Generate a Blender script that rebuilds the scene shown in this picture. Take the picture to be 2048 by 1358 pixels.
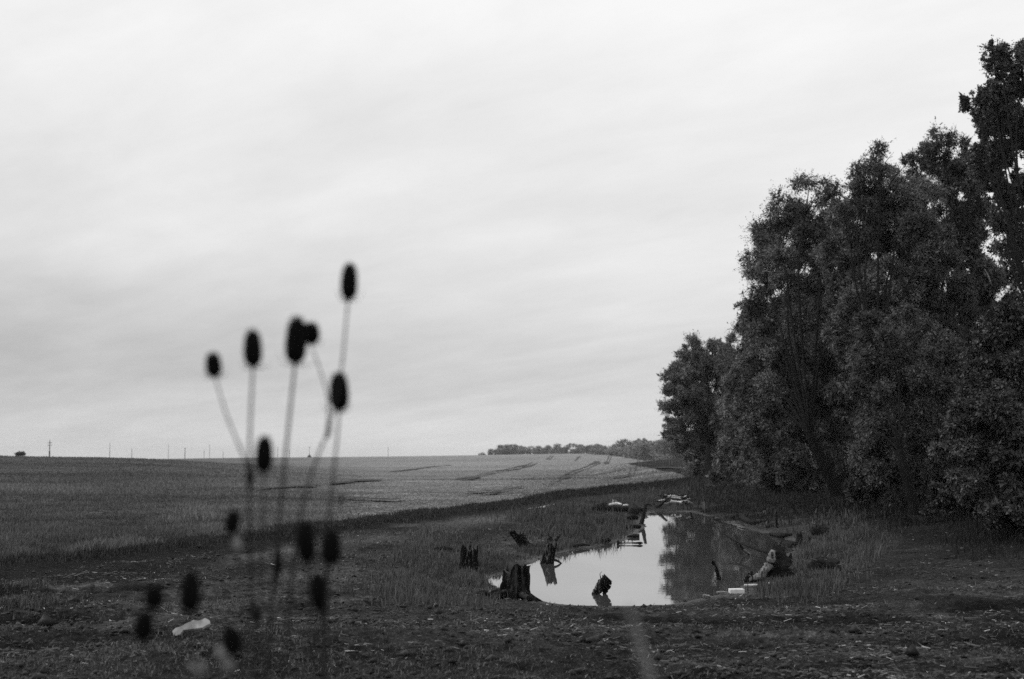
import bpy, math, random
import numpy as np
from mathutils import Vector
R = math.radians
random.seed(7); rng = np.random.default_rng(11)
for o in list(bpy.data.objects): bpy.data.objects.remove(o)
S = bpy.context.scene

# ------------------------------------------------------------------ camera, sky, sun, exposure
FPX = 2844.0; CX = 1024.0; CY = 679.0; HORIZON = 905.0
CAM_H = 1.7
PITCH = math.atan((HORIZON - CY) / FPX)
cd = bpy.data.cameras.new('camera'); cam = bpy.data.objects.new('camera', cd)
S.collection.objects.link(cam); S.camera = cam
cd.sensor_width = 36.0; cd.lens = FPX / 2048.0 * 36.0
cd.clip_start = 0.05; cd.clip_end = 12000
cam.location = (0, 0, CAM_H); cam.rotation_euler = (R(90) + PITCH, 0, 0)
cd.dof.use_dof = True; cd.dof.focus_distance = 21.0; cd.dof.aperture_fstop = 2.3
cd.dof.aperture_blades = 9
S.view_settings.view_transform = 'Standard'; S.view_settings.look = 'None'
S.view_settings.exposure = 0.0; S.view_settings.gamma = 1.0
S.cycles.use_denoising = False
S.cycles.max_bounces = 5; S.cycles.diffuse_bounces = 2; S.cycles.glossy_bounces = 3
S.cycles.transparent_max_bounces = 6; S.cycles.volume_bounces = 1; S.cycles.transmission_bounces = 2

SUN_EL, SUN_AZ = R(42), R(-75)          # azimuth from +Y, negative = left of the view
w = bpy.data.worlds.new('World'); S.world = w; w.use_nodes = True
nt = w.node_tree; nt.nodes.clear()
def N(nt, t, **kw):
    n = nt.nodes.new(t)
    for k, v in kw.items():
        if k.startswith('i_'):
            key = k[2:]
            n.inputs[int(key) if key.isdigit() else key].default_value = v
        else: setattr(n, k, v)
    return n
def math_(nt, op, a, b=None, c=None, clamp=False):
    n = nt.nodes.new('ShaderNodeMath'); n.operation = op; n.use_clamp = clamp
    for i, v in enumerate((a, b, c)):
        if v is None: continue
        if isinstance(v, (int, float)): n.inputs[i].default_value = v
        else: nt.links.new(v, n.inputs[i])
    return n.outputs[0]
def ramp(nt, fac, stops, interp='LINEAR'):
    n = nt.nodes.new('ShaderNodeValToRGB'); n.color_ramp.interpolation = interp
    e = n.color_ramp.elements
    while len(e) < len(stops): e.new(0.5)
    for k, (p, v) in enumerate(stops):
        e[k].position = p; e[k].color = (v, v, v, 1)
    nt.links.new(fac, n.inputs[0]); return n.outputs[0]
L = nt.links.new
sky = N(nt, 'ShaderNodeTexSky', sky_type='NISHITA', sun_disc=False, sun_elevation=SUN_EL, sun_rotation=SUN_AZ)
bw = nt.nodes.new('ShaderNodeRGBToBW'); L(sky.outputs[0], bw.inputs[0])
tc = nt.nodes.new('ShaderNodeTexCoord')
sep = nt.nodes.new('ShaderNodeSeparateXYZ'); L(tc.outputs['Generated'], sep.inputs[0])
zc = math_(nt, 'MAXIMUM', sep.outputs[2], 0.0)
den = math_(nt, 'ADD', zc, 0.17)
cmb = nt.nodes.new('ShaderNodeCombineXYZ')
# a cloud deck seen in perspective, its streaks running slightly up to the right
cu = math_(nt, 'DIVIDE', sep.outputs[0], den); cv = math_(nt, 'DIVIDE', sep.outputs[1], den)
L(cu, cmb.inputs[0]); L(math_(nt, 'ADD', math_(nt, 'MULTIPLY', cv, 1.0), math_(nt, 'MULTIPLY', cu, 0.55)), cmb.inputs[1])
mp = nt.nodes.new('ShaderNodeMapping'); mp.inputs['Location'].default_value = (3.1, 7.4, 0); mp.inputs['Scale'].default_value = (0.80, 0.95, 1)
L(cmb.outputs[0], mp.inputs[0])
n1 = N(nt, 'ShaderNodeTexNoise', i_Scale=1.0, i_Detail=6.0, i_Roughness=0.52, i_Distortion=0.5); L(mp.outputs[0], n1.inputs['Vector'])
n2 = N(nt, 'ShaderNodeTexNoise', i_Scale=3.4, i_Detail=8.0, i_Roughness=0.62, i_Distortion=0.2); L(mp.outputs[0], n2.inputs['Vector'])
cl = math_(nt, 'ADD', math_(nt, 'MULTIPLY', math_(nt, 'SUBTRACT', n1.outputs[0], 0.5), 1.15),
           math_(nt, 'MULTIPLY', math_(nt, 'SUBTRACT', n2.outputs[0], 0.5), 0.75))
# overcast deck: brighter overhead, duller in a belt low over the fields
el = ramp(nt, sep.outputs[2], [(0.0, 0.67), (0.03, 0.66), (0.075, 0.68), (0.13, 0.79), (0.20, 0.86), (0.30, 0.925), (0.6, 0.92)])
side = math_(nt, 'MULTIPLY', sep.outputs[0], 0.12)
low = ramp(nt, sep.outputs[2], [(0.015, 0.0), (0.05, 1.0), (0.085, 0.9), (0.15, 0.0)])
belt = math_(nt, 'MULTIPLY', low, math_(nt, 'MAXIMUM', math_(nt, 'SUBTRACT', 0.02, math_(nt, 'MULTIPLY', sep.outputs[0], 0.24)), 0.0))
deck = math_(nt, 'SUBTRACT', math_(nt, 'ADD', math_(nt, 'ADD', el, side), math_(nt, 'MULTIPLY', cl, 0.28)), belt)
deck = math_(nt, 'MINIMUM', math_(nt, 'MAXIMUM', deck, 0.40), 0.96)
deck10 = math_(nt, 'MULTIPLY', deck, 10.0)
mx = math_(nt, 'ADD', math_(nt, 'MULTIPLY', bw.outputs[0], 0.04), math_(nt, 'MULTIPLY', deck10, 0.97))
bg = nt.nodes.new('ShaderNodeBackground'); bg.inputs['Strength'].default_value = 0.1
L(mx, bg.inputs['Color'])
ow = nt.nodes.new('ShaderNodeOutputWorld'); L(bg.outputs[0], ow.inputs[0])

sl = bpy.data.lights.new('sun', 'SUN'); sl.energy = 1.4; sl.angle = R(18); sl.color = (1, 1, 1)
so = bpy.data.objects.new('sun', sl); S.collection.objects.link(so)
sd = Vector((math.sin(SUN_AZ) * math.cos(SUN_EL), math.cos(SUN_AZ) * math.cos(SUN_EL), math.sin(SUN_EL)))
so.rotation_euler = sd.to_track_quat('Z', 'Y').to_euler(); so.location = (0, 0, 60)

# ------------------------------------------------------------------ noise
def _h(ix, iy, iz, seed):
    h = (ix * 374761393 + iy * 668265263 + iz * 2147483647 + seed * 974634777) & 0xffffffff
    h = ((h ^ (h >> 13)) * 1274126177) & 0xffffffff
    return ((h ^ (h >> 16)) & 0xffffff) / float(0xffffff)
def vn2(x, y, seed=0):
    x = np.asarray(x, float); y = np.asarray(y, float)
    ix = np.floor(x).astype(np.int64); iy = np.floor(y).astype(np.int64)
    fx = x - ix; fy = y - iy; fx = fx*fx*(3-2*fx); fy = fy*fy*(3-2*fy)
    a = _h(ix, iy, 0, seed); b = _h(ix+1, iy, 0, seed); c = _h(ix, iy+1, 0, seed); d = _h(ix+1, iy+1, 0, seed)
    return (a*(1-fx)+b*fx)*(1-fy) + (c*(1-fx)+d*fx)*fy - 0.5
def fbm(x, y, o=4, seed=0, gain=0.5):
    s = 0; a = 1.0; f = 1.0
    for k in range(o):
        s = s + a*vn2(x*f+k*17.3, y*f-k*9.1, seed+k); a *= gain; f *= 2.03
    return s
def vn3(x, y, z, seed=0):
    ix = np.floor(x).astype(np.int64); iy = np.floor(y).astype(np.int64); iz = np.floor(z).astype(np.int64)
    fx = x-ix; fy = y-iy; fz = z-iz
    fx = fx*fx*(3-2*fx); fy = fy*fy*(3-2*fy); fz = fz*fz*(3-2*fz)
    def pl(k):
        return ((_h(ix, iy, iz+k, seed)*(1-fx)+_h(ix+1, iy, iz+k, seed)*fx)*(1-fy)
              + (_h(ix, iy+1, iz+k, seed)*(1-fx)+_h(ix+1, iy+1, iz+k, seed)*fx)*fy)
    return pl(0)*(1-fz)+pl(1)*fz - 0.5
def sstep(a, b, x):
    t = np.clip((np.asarray(x, float)-a)/(b-a), 0, 1); return t*t*(3-2*t)

# ------------------------------------------------------------------ survey: where a direction meets the land
cP, sP = math.cos(PITCH), math.sin(PITCH)
def ray(px, py):
    u = (np.asarray(px, float)-CX)/FPX; v = (CY-np.asarray(py, float))/FPX
    return u, cP - v*sP, sP + v*cP
def at(px, py, Y):
    u, f, z = ray(px, py); t = Y/f
    return np.array([u*t, Y, CAM_H + z*t])
def onz(px, py, z0=0.0):
    u, f, z = ray(px, py); t = (z0-CAM_H)/z
    return u*t, f*t

# ------------------------------------------------------------------ land form
WATER_Z = -0.25
pond_px = [(962,1161),(985,1172),(1010,1184),(1050,1197),(1100,1206),(1150,1211),(1210,1213),(1270,1212),(1340,1209),(1400,1198),(1440,1188),
           (1475,1177),(1500,1166),(1530,1150),(1560,1126),(1585,1102),(1592,1084),(1562,1072),(1527,1066),(1485,1056),(1450,1045),
           (1425,1036),(1400,1028),(1370,1023),(1330,1022),(1295,1026),(1286,1040),(1282,1058),(1264,1074),(1240,1083),(1200,1091),
           (1150,1099),(1110,1107),(1075,1117),(1054,1129),(1040,1142),(1010,1148),(985,1153)]
POND = np.array([onz(a, b, WATER_Z) for a, b in pond_px])
crop_px = [(-350,1180),(0,1126),(280,1096),(560,1064),(700,1046),(850,1028),(1000,1008),(1130,993),(1250,983),(1340,975),(1390,967)]
EDGE = np.array([onz(a, b, 0.0) for a, b in crop_px])
CROP = np.array([(-40, -8.0)] + [tuple(p) for p in EDGE] + [(12.0, 100), (16, 200), (60, 500), (300, 900), (4000, 12000), (-12000, 12000), (-12000, -8)])
def sdf(poly, x, y):
    """signed distance to a polygon, negative inside"""
    x = np.asarray(x, float); y = np.asarray(y, float)
    d = np.full(x.shape, 1e18); ins = np.zeros(x.shape, bool); n = len(poly)
    for i in range(n):
        ax, ay = poly[i]; bx, by = poly[(i+1) % n]
        ex, ey = bx-ax, by-ay
        t = np.clip(((x-ax)*ex+(y-ay)*ey)/(ex*ex+ey*ey), 0, 1)
        d = np.minimum(d, (x-ax-t*ex)**2+(y-ay-t*ey)**2)
        c = ((ay > y) != (by > y)) & (x < ex*(y-ay)/(by-ay if by != ay else 1e-12)+ax)
        ins ^= c
    d = np.sqrt(d); return np.where(ins, -d, d)
RP = np.array([0, 55, 80, 120, 200, 300, 400, 550, 700, 800, 1000, 3000, 6000.]);
ZP = np.array([0, 0, -.2, -.6, -1.4, -2.0, -2.0, -1.0, .2, .5, -1.4, -25, -60.])
RL = np.array([0, 60, 120, 200, 300, 420, 550, 700, 800, 1000, 3000, 6000.]);
ZL = np.array([0, .05, .1, .3, .4, -.7, -1.3, -1.9, -1.9, -3.5, -25, -60.])
def smooth_interp(r, X, Y):
    s = 0
    for k in (-.08, -.04, 0, .04, .08): s = s + np.interp(r*(1+k), X, Y)
    return s/5
def land(x, y, fine=True):
    x = np.asarray(x, float); y = np.asarray(y, float)
    r = np.hypot(x, y); px = CX + FPX*np.clip(x/np.maximum(y, 1.0), -1, 1)
    wr = sstep(230, 820, px)
    zl = smooth_interp(r, RL, ZL) + np.interp(px, [-400, 0, 290, 600], [.78, .65, .15, -.4])*sstep(90, 300, r)
    yc = np.interp(px, [-400, 0, 230, 300, 480, 560, 700, 900, 1060, 1180, 1260, 1330, 1420], [926, 926, 922, 917, 914.5, 914, 913, 910.5, 908, 906.5, 908, 913, 926])
    zr = smooth_interp(r, RP, ZP) + (1.2-(yc-HORIZON)/FPX*800)*sstep(150, 750, r)
    wr = np.maximum(wr, sstep(315, 520, r)*sstep(-400, -100, px) + sstep(500, 800, r)*0)
    zf = zl*(1-wr) + zr*wr
    dc = sdf(CROP, x, y)
    canopy = np.interp(px, [300, 900, 1100, 1350], [.02, .03, .10, .20])*sstep(0.05, -0.30, dc)
    z = zf*sstep(0.5, -6, dc) + canopy
    far = np.exp(-np.maximum(r-20, 0)/60.)
    z = z + 0.10*fbm(x*.16, y*.16, 3, 3)*np.clip(r/10, 0, 1)
    z = z + 0.22*sstep(5, 14, x - .02*y)*sstep(10, 30, y)*sstep(-1, 1, dc)          # bank under the trees
    # dark track scraped along the crop edge
    z = z - 0.12*np.exp(-((dc-1.0)/.7)**2)*sstep(70, 40, y)
    # pushed-up soil in front
    z = z + 0.10*np.exp(-((y-12.9-.10*(x+1.6)**2)/.55)**2)*sstep(-4.5, -2.2, x)*sstep(1.2, -.6, x)
    dp = sdf(POND, x, y)
    near = sstep(25.0, 20.0, y); dp = dp + .30*fbm(x*.9, y*.9, 3, 77)*sstep(19, 24, y) + .08*fbm(x*3, y*3, 2, 78)
    dq = np.maximum(dp, 0)
    bank = WATER_Z + 0.004 + (.070-.022*near)*dq
    k = sstep(0, 5.5, dp)
    z = np.where(dp < 0, WATER_Z + np.maximum(dp, -1.2)*0.35 + .004, np.minimum(z, bank)*(1-k) + z*k)
    if fine:
        soil = sstep(-.1, .5, dc)*sstep(-.1, 1.6, dp)
        z = z + soil*far*(0.10*fbm(x*1.1, y*.9, 3, 21) + .035*np.maximum(fbm(x*7.5, y*5.5, 3, 31, .6), -.1) + .02*vn2(x*23, y*15, 41))
        rr = np.sin((x*.75+y*.66+.45*fbm(x*.7, y*.7, 2, 51))*2*math.pi/.42)
        z = z + .028*rr*soil*np.exp(-((y-11.2)/1.7)**2)*sstep(3, 0, x)*sstep(-4, -2, x)
        # old wheel ruts curving round the near shore
        rx = x-4.5; rad = np.hypot(rx*1.0, y-27)
        z = z - soil*sstep(0, 2, x)*(.16*np.exp(-((rad-15.6)/.32)**2)+.14*np.exp(-((rad-13.9)/.32)**2)+.08*np.exp(-((rad-12.2)/.2)**2)+.07*np.exp(-((rad-11.0)/.2)**2))
        for off_ in (0, 1.7, 2.9):
            lx_ = y-(14.2+off_)-.42*(x+6)-.05*(x+6)**2
            z = z - .13*soil*np.exp(-(lx_/.26)**2)*sstep(.5, -1.5, x)
        z = z + (1-sstep(-.3, 0, dc))*far*(.10*fbm(x*.9, y*.6, 3, 61)+.07*vn2(x*4, y*3, 71))
    return z
def trackw(x, y):
    return np.interp(y, [15, 22, 30, 45, 60], [4.2, 3.2, 1.3, .7, .5])
def stripes(x, y, dc):
    """grown-over and worn strips running side by side with the track"""
    d = dc + .5*fbm(x*.5, y*.5, 3, 191)
    return np.sin(d*2.6)*sstep(1.0, 2.0, d)*sstep(9, 5, d)*sstep(3, -1, x)
def rut_lines(x, y, bottoms=False):
    """dry crumbled ridges squeezed up beside the wheel ruts, or the ruts' own darker bottoms"""
    s_ = 0; k = -.45 if bottoms else 0
    for off_ in (0.45, 2.15, 3.35):
        s_ = s_ + np.exp(-((y-(14.2+off_+k)-.42*(x+6)-.05*(x+6)**2)/.22)**2)*sstep(.5, -1.5, x)
    rad = np.hypot(x-4.5, y-27)
    for q in (15.1, 13.4, 11.7): s_ = s_ + .8*np.exp(-((rad-q-(.5 if bottoms else 0))/.22)**2)*sstep(0, 2, x)
    return s_
def hit(px, py, zoff=0.0):
    """where the sight line through a survey mark meets the land"""
    u, f, zz = [float(a) for a in ray(px, py)]
    ts = np.geomspace(5, 1500, 1500)
    h = land(u*ts, f*ts, True) + zoff
    i = np.argmax(CAM_H + zz*ts < h)
    if i == 0: i = len(ts)-1
    a, b = ts[i-1], ts[i]
    for _ in range(18):
        m = .5*(a+b)
        if CAM_H + zz*m < float(land(np.array([u*m]), np.array([f*m]))[0]) + zoff: b = m
        else: a = m
    m = .5*(a+b); return Vector((u*m, f*m, CAM_H+zz*m))
def lz(x, y): return float(land(np.array([x]), np.array([y]))[0])

# ------------------------------------------------------------------ materials
def new_mat(name):
    m = bpy.data.materials.new(name); m.use_nodes = True
    t = m.node_tree; t.nodes.clear()
    b = t.nodes.new('ShaderNodeBsdfPrincipled'); o = t.nodes.new('ShaderNodeOutputMaterial')
    t.links.new(b.outputs[0], o.inputs[0]); return m, t, b, o
def grey(t, fac): return fac
def mat_noise(name, lo, hi, scale=(1, 1, 1), nscale=8, rough=.9, spec=.15, bump=.0, detail=6, bias=.5, width=.25, attr=False, coords='Object', bumpscale=None):
    m, t, b, o = new_mat(name)
    tcn = t.nodes.new('ShaderNodeTexCoord'); mpn = t.nodes.new('ShaderNodeMapping'); mpn.inputs['Scale'].default_value = scale
    t.links.new(tcn.outputs[coords], mpn.inputs[0])
    n = N(t, 'ShaderNodeTexNoise', i_Scale=nscale, i_Detail=detail, i_Roughness=.62); t.links.new(mpn.outputs[0], n.inputs['Vector'])
    c = ramp(t, n.outputs[0], [(max(0, bias-width), lo), (min(1, bias+width), hi)])
    if attr:
        a = t.nodes.new('ShaderNodeAttribute'); a.attribute_name = 'tone'
        c = math_(t, 'MULTIPLY', c, a.outputs['Fac'])
    t.links.new(c, b.inputs['Base Color'])
    b.inputs['Roughness'].default_value = rough; b.inputs['Specular IOR Level'].default_value = spec
    if bump:
        bn = t.nodes.new('ShaderNodeBump'); bn.inputs['Strength'].default_value = bump; bn.inputs['Distance'].default_value = bumpscale or .02
        t.links.new(n.outputs[0], bn.inputs['Height']); t.links.new(bn.outputs[0], b.inputs['Normal'])
    return m
M = {}
# land: tone attribute = colour of soil, grass or crop, tree shade put in; noise = clods, mixed litter and painted crevice shade
def land_mat():
    m, t, b, o = new_mat('land')
    a = t.nodes.new('ShaderNodeAttribute'); a.attribute_name = 'tone'
    g = t.nodes.new('ShaderNodeTexCoord')
    n = N(t, 'ShaderNodeTexNoise', i_Scale=9.0, i_Detail=8.0, i_Roughness=.7); t.links.new(g.outputs['Object'], n.inputs['Vector'])
    n3 = N(t, 'ShaderNodeTexNoise', i_Scale=.35, i_Detail=6.0, i_Roughness=.65); t.links.new(g.outputs['Object'], n3.inputs['Vector'])
    n4 = N(t, 'ShaderNodeTexNoise', i_Scale=46.0, i_Detail=3.0, i_Roughness=.6); t.links.new(g.outputs['Object'], n4.inputs['Vector'])
    c1 = ramp(t, n.outputs[0], [(.36, .30), (.64, 1.9)])
    c2 = ramp(t, n3.outputs[0], [(.30, .72), (.70, 1.28)])
    c3 = ramp(t, n4.outputs[0], [(.54, .8), (.74, 3.4)])
    v = math_(t, 'MULTIPLY', math_(t, 'MULTIPLY', math_(t, 'MULTIPLY', c1, c2), c3), a.outputs['Fac'])
    t.links.new(v, b.inputs['Base Color'])
    wt = t.nodes.new('ShaderNodeAttribute'); wt.attribute_name = 'wet'
    t.links.new(math_(t, 'SUBTRACT', .95, math_(t, 'MULTIPLY', wt.outputs['Fac'], .45)), b.inputs['Roughness'])
    t.links.new(math_(t, 'ADD', .06, math_(t, 'MULTIPLY', wt.outputs['Fac'], .14)), b.inputs['Specular IOR Level'])
    bn = t.nodes.new('ShaderNodeBump'); bn.inputs['Strength'].default_value = 1.0; bn.inputs['Distance'].default_value = .06
    t.links.new(n.outputs[0], bn.inputs['Height']); t.links.new(bn.outputs[0], b.inputs['Normal'])
    return m
M['land'] = land_mat()
def blade_mat(name, trans=.2, spec=.2, rough=.6):
    m, t, b, o = new_mat(name)
    a = t.nodes.new('ShaderNodeAttribute'); a.attribute_name = 'tone'
    t.links.new(a.outputs['Fac'], b.inputs['Base Color'])
    b.inputs['Roughness'].default_value = rough; b.inputs['Specular IOR Level'].default_value = spec
    tr = t.nodes.new('ShaderNodeBsdfTranslucent'); t.links.new(a.outputs['Fac'], tr.inputs['Color'])
    ms = t.nodes.new('ShaderNodeMixShader'); ms.inputs[0].default_value = trans
    t.links.new(b.outputs[0], ms.inputs[1]); t.links.new(tr.outputs[0], ms.inputs[2]); t.links.new(ms.outputs[0], o.inputs[0])
    return m
M['leaf'] = blade_mat('leaf', .18, .35, .5)
M['blade'] = blade_mat('grass_blade', .15, .15)
M['straw'] = blade_mat('straw', .0, .2)
M['bark'] = mat_noise('bark', .003, .085, (9, 9, 1.4), 2.2, .9, .1, .9, 8, .62, .16, bumpscale=.03)
M['dark_bark'] = mat_noise('dark_bark', .006, .028, (6, 6, 1.0), 1.5, .95, .08, .9, 7, .5, .2, bumpscale=.03)
M['grey_bark'] = mat_noise('grey_bark', .006, .30, (20, 20, 1.2), 2.2, .9, .1, .9, 6, .645, .06, bumpscale=.03)
M['limb_bark'] = mat_noise('limb_bark', .004, .014, (6, 6, 1.0), 1.5, .95, .06)
M['pale_bark'] = mat_noise('pale_bark', .012, .24, (14, 14, 2.2), 2.4, .85, .15, .9, 8, .48, .10, bumpscale=.02)
M['weathered'] = mat_noise('weathered_wood', .004, .26, (15, 15, .8), 2.2, .85, .12, .9, 6, .62, .06, bumpscale=.02)
M['cut_wood'] = mat_noise('cut_wood', .02, .10, (1, 1, 1), 16, .9, .1, .5, 6, bumpscale=.02)
M['white_board'] = mat_noise('white_board', .50, .85, (1, 1, 1), 9, .7, .2, .3, 6, .5, .3, bumpscale=.005)
M['pale_slab'] = mat_noise('pale_slab', .12, .44, (1, 1, 1), 7, .8, .15, .4, 6, .5, .2, bumpscale=.01)
M['concrete'] = mat_noise('pale_block', .5, .82, (1, 1, 1), 14, .8, .2, .3, 6, .5, .3, bumpscale=.004)
M['teasel'] = mat_noise('teasel_head', .003, .010, (1, 1, 1), 120, .9, .05, .0)
M['teasel_stem'] = mat_noise('teasel_stem', .010, .028, (1, 1, .2), 60, .8, .15, .0)
M['dry'] = mat_noise('dry_stalk', .14, .24, (1, 1, .1), 60, .8, .15, .0)
M['pole'] = mat_noise('pole_wood', .03, .06, (1, 1, .2), 5, .9, .1)
M['track'] = mat_noise('track_soil', .035, .075, (1, 1, 1), .8, .95, .05)
M['puddle'] = None
def water_mat():
    m, t, b, o = new_mat('pond_water')
    b.inputs['Base Color'].default_value = (.06, .06, .06, 1); b.inputs['Roughness'].default_value = .02
    b.inputs['IOR'].default_value = 1.6; b.inputs['Specular IOR Level'].default_value = .8
    g = t.nodes.new('ShaderNodeTexCoord')
    n = N(t, 'ShaderNodeTexNoise', i_Scale=3.0, i_Detail=3.0, i_Roughness=.5); t.links.new(g.outputs['Object'], n.inputs['Vector'])
    bn = t.nodes.new('ShaderNodeBump'); bn.inputs['Strength'].default_value = .03; bn.inputs['Distance'].default_value = .02
    t.links.new(n.outputs[0], bn.inputs['Height']); t.links.new(bn.outputs[0], b.inputs['Normal'])
    return m
M['water'] = water_mat()

# ------------------------------------------------------------------ mesh helpers
def link(o): S.collection.objects.link(o); return o
def mesh_np(name, V, F, mat, parent=None, tone=None, smooth=False):
    """V (n,3), F (m,k) arrays -> one mesh object"""
    V = np.ascontiguousarray(V, np.float32); F = np.ascontiguousarray(F, np.int32)
    me = bpy.data.meshes.new(name); k = F.shape[1]; m = len(F)
    me.vertices.add(len(V)); me.vertices.foreach_set('co', V.ravel())
    me.loops.add(m*k); me.loops.foreach_set('vertex_index', F.ravel())
    me.polygons.add(m); me.polygons.foreach_set('loop_start', np.arange(0, m*k, k, dtype=np.int32))
    if smooth: me.polygons.foreach_set('use_smooth', np.ones(m, bool))
    if tone is not None:
        at_ = me.attributes.new('tone', 'FLOAT', 'POINT'); at_.data.foreach_set('value', np.ascontiguousarray(tone, np.float32))
    me.update(calc_edges=True); me.materials.append(mat)
    o = bpy.data.objects.new(name, me); link(o)
    if parent is not None: o.parent = parent
    return o
class MB:
    """collects mixed polygons for one mesh"""
    def __init__(s): s.v = []; s.f = []
    def add(s, V, F):
        b = len(s.v); s.v += [tuple(map(float, p)) for p in V]; s.f += [tuple(int(i)+b for i in f) for f in F]
    def build(s, name, mat, parent=None, smooth=False):
        me = bpy.data.meshes.new(name); me.from_pydata(s.v, [], s.f); me.materials.append(mat)
        if smooth:
            for p in me.polygons: p.use_smooth = True
        me.update(); o = bpy.data.objects.new(name, me); link(o)
        if parent is not None: o.parent = parent
        return o
    def tube(s, pts, rad, n=8, rough=0.0, seed=0, cap=True):
        pts = [Vector(p) for p in pts]; rad = list(rad) if hasattr(rad, '__len__') else [rad]*len(pts)
        # resample so that bark roughness shows
        V = []; rd = random.Random(seed)
        up = Vector((0.13, .21, 1)).normalized()
        for i, p in enumerate(pts):
            d = (pts[min(i+1, len(pts)-1)] - pts[max(i-1, 0)]).normalized()
            a = d.cross(up if abs(d.dot(up)) < .95 else Vector((1, 0, 0))).normalized(); b2 = d.cross(a)
            for k in range(n):
                th = 2*math.pi*k/n; rr = rad[i]*(1+rough*(rd.random()-.5)*2)
                V.append(p + a*math.cos(th)*rr + b2*math.sin(th)*rr)
        F = []
        for i in range(len(pts)-1):
            for k in range(n):
                F.append((i*n+k, i*n+(k+1) % n, (i+1)*n+(k+1) % n, (i+1)*n+k))
        if cap: F.append(tuple(range(n-1, -1, -1))); F.append(tuple((len(pts)-1)*n+k for k in range(n)))
        s.add(V, F)
def spline(pts, n=12):
    """smooth curve through points (Catmull-Rom)"""
    P = [Vector(p) for p in pts]; P = [P[0]*2-P[1]] + P + [P[-1]*2-P[-2]]; out = []
    for i in range(1, len(P)-2):
        for k in range(n):
            t = k/n; a, b, c, d = P[i-1], P[i], P[i+1], P[i+2]
            out.append(.5*((2*b)+(c-a)*t+(2*a-5*b+4*c-d)*t*t+(3*b-a-3*c+d)*t**3))
    out.append(P[-2]); return out
def empty(name, loc, label, cat, group=None):
    o = bpy.data.objects.new(name, None); link(o); o.location = loc; o.empty_display_size = .2
    return tag(o, label, cat, group)
def tag(o, label, cat, group=None):
    o['label'] = label; o['category'] = cat
    if group: o['group'] = group
    return o
def kind(o, k, label=None, cat=None):
    o['kind'] = k
    if label: o['label'] = label
    if cat: o['category'] = cat
    return o

# ------------------------------------------------------------------ ground: one sheet from underfoot to the horizon
def build_ground():
    ang = np.concatenate([np.linspace(-180, -24, 60, endpoint=False), np.linspace(-24, 24, 760, endpoint=False), np.linspace(24, 180, 60, endpoint=False)])
    rr = np.concatenate([np.linspace(.3, 8, 16, endpoint=False), 1/np.linspace(1/8., 1/60., 430, endpoint=False), np.geomspace(60, 6000, 240)])
    A, RR = np.meshgrid(np.radians(ang), rr)
    X = RR*np.sin(A); Y = RR*np.cos(A)
    x = X.ravel(); y = Y.ravel(); z = land(x, y)
    dc = sdf(CROP, x, y); dp = sdf(POND, x, y); r = np.hypot(x, y)
    px = CX + FPX*np.clip(x/np.maximum(y, 1.0), -1, 1); wr = sstep(230, 900, px)
    tone = .017 + .012*fbm(x*.9, y*1.4, 4, 81)
    # left of the pond the ground is grown over, in front and right it is bare soil
    tone = tone*np.clip(1+1.3*fbm(x*.33, y*.5, 3, 181), .35, 2)
    grassy = np.clip(sstep(1.5, -3.5, x-.10*(y-14))*sstep(10.8, 14.5, y + .5*fbm(x*.4, y*.4, 3, 5)*4) + sstep(25, 33, y)*.8, 0, 1)
    tone = tone*(1-grassy) + .036*grassy*(1+.8*fbm(x*.6, y*.6, 3, 83))
    stp = stripes(x, y, dc); tone = tone*(1+.55*stp)
    litter = np.clip(fbm(x*.55, y*.8, 4, 85)-.12, 0, 1); tone = tone + .05*litter*(1-.4*grassy)
    tw = trackw(x, y); tk = sstep(tw+.35, tw-.35, dc + .5*fbm(x*.8, y*.8, 3, 19))*sstep(70, 45, y)
    tone = tone*(1-tk) + .009*tk
    rl = rut_lines(x, y); tone = tone + .055*rl*np.clip(.4+1.8*fbm(x*1.3, y*1.3, 3, 23), 0, 1.2)
    tone = tone*(1-.6*np.clip(rut_lines(x, y, True), 0, 1))
    tone = tone*(1-.68*sstep(4.8, 8.0, x - .03*y)*sstep(17, 25, y))  # dark soil under the trees, with canopy shade also put into its tone
    crop = .060*(1-wr) + .155*wr; crop = crop + (.03*wr+.01*(1-wr))*sstep(60, 300, r)
    crop = crop*(1+.45*fbm(x*.02, y*.06, 5, 187)+.5*fbm(x*.12, y*.16, 4, 188)*sstep(250, 60, r))*(1+(1-wr)*(.30*np.exp(-((r-55)/25)**2)-.15*sstep(90, 200, r)-.35*sstep(34, 22, r)))
    ins = sstep(.02, -.12, dc)
    tone = tone*(1-ins) + crop*ins
    wet = np.exp(-(np.maximum(dp, 0)/.30)**2)
    tone = np.where(dp < 0, .02, tone*(1-.3*wet)+.015*wet)
    n = len(ang); m = len(rr); wetv = np.clip(np.where(dp < .02, 1, np.exp(-(np.maximum(dp, 0)/.28)**2))*sstep(-.4, .3, fbm(x*1.2, y*1.2, 2, 88)+.2), 0, 1)
    idx = np.arange(n*m).reshape(m, n); nx = np.roll(idx, -1, 1)
    F = np.stack([idx[:-1], nx[:-1], nx[1:], idx[1:]], -1).reshape(-1, 4)[:, ::-1]
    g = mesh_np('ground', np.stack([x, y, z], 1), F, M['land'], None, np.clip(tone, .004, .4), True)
    wa = g.data.attributes.new('wet', 'FLOAT', 'POINT'); wa.data.foreach_set('value', wetv.astype(np.float32))
    kind(g, 'structure')
build_ground()
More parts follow.
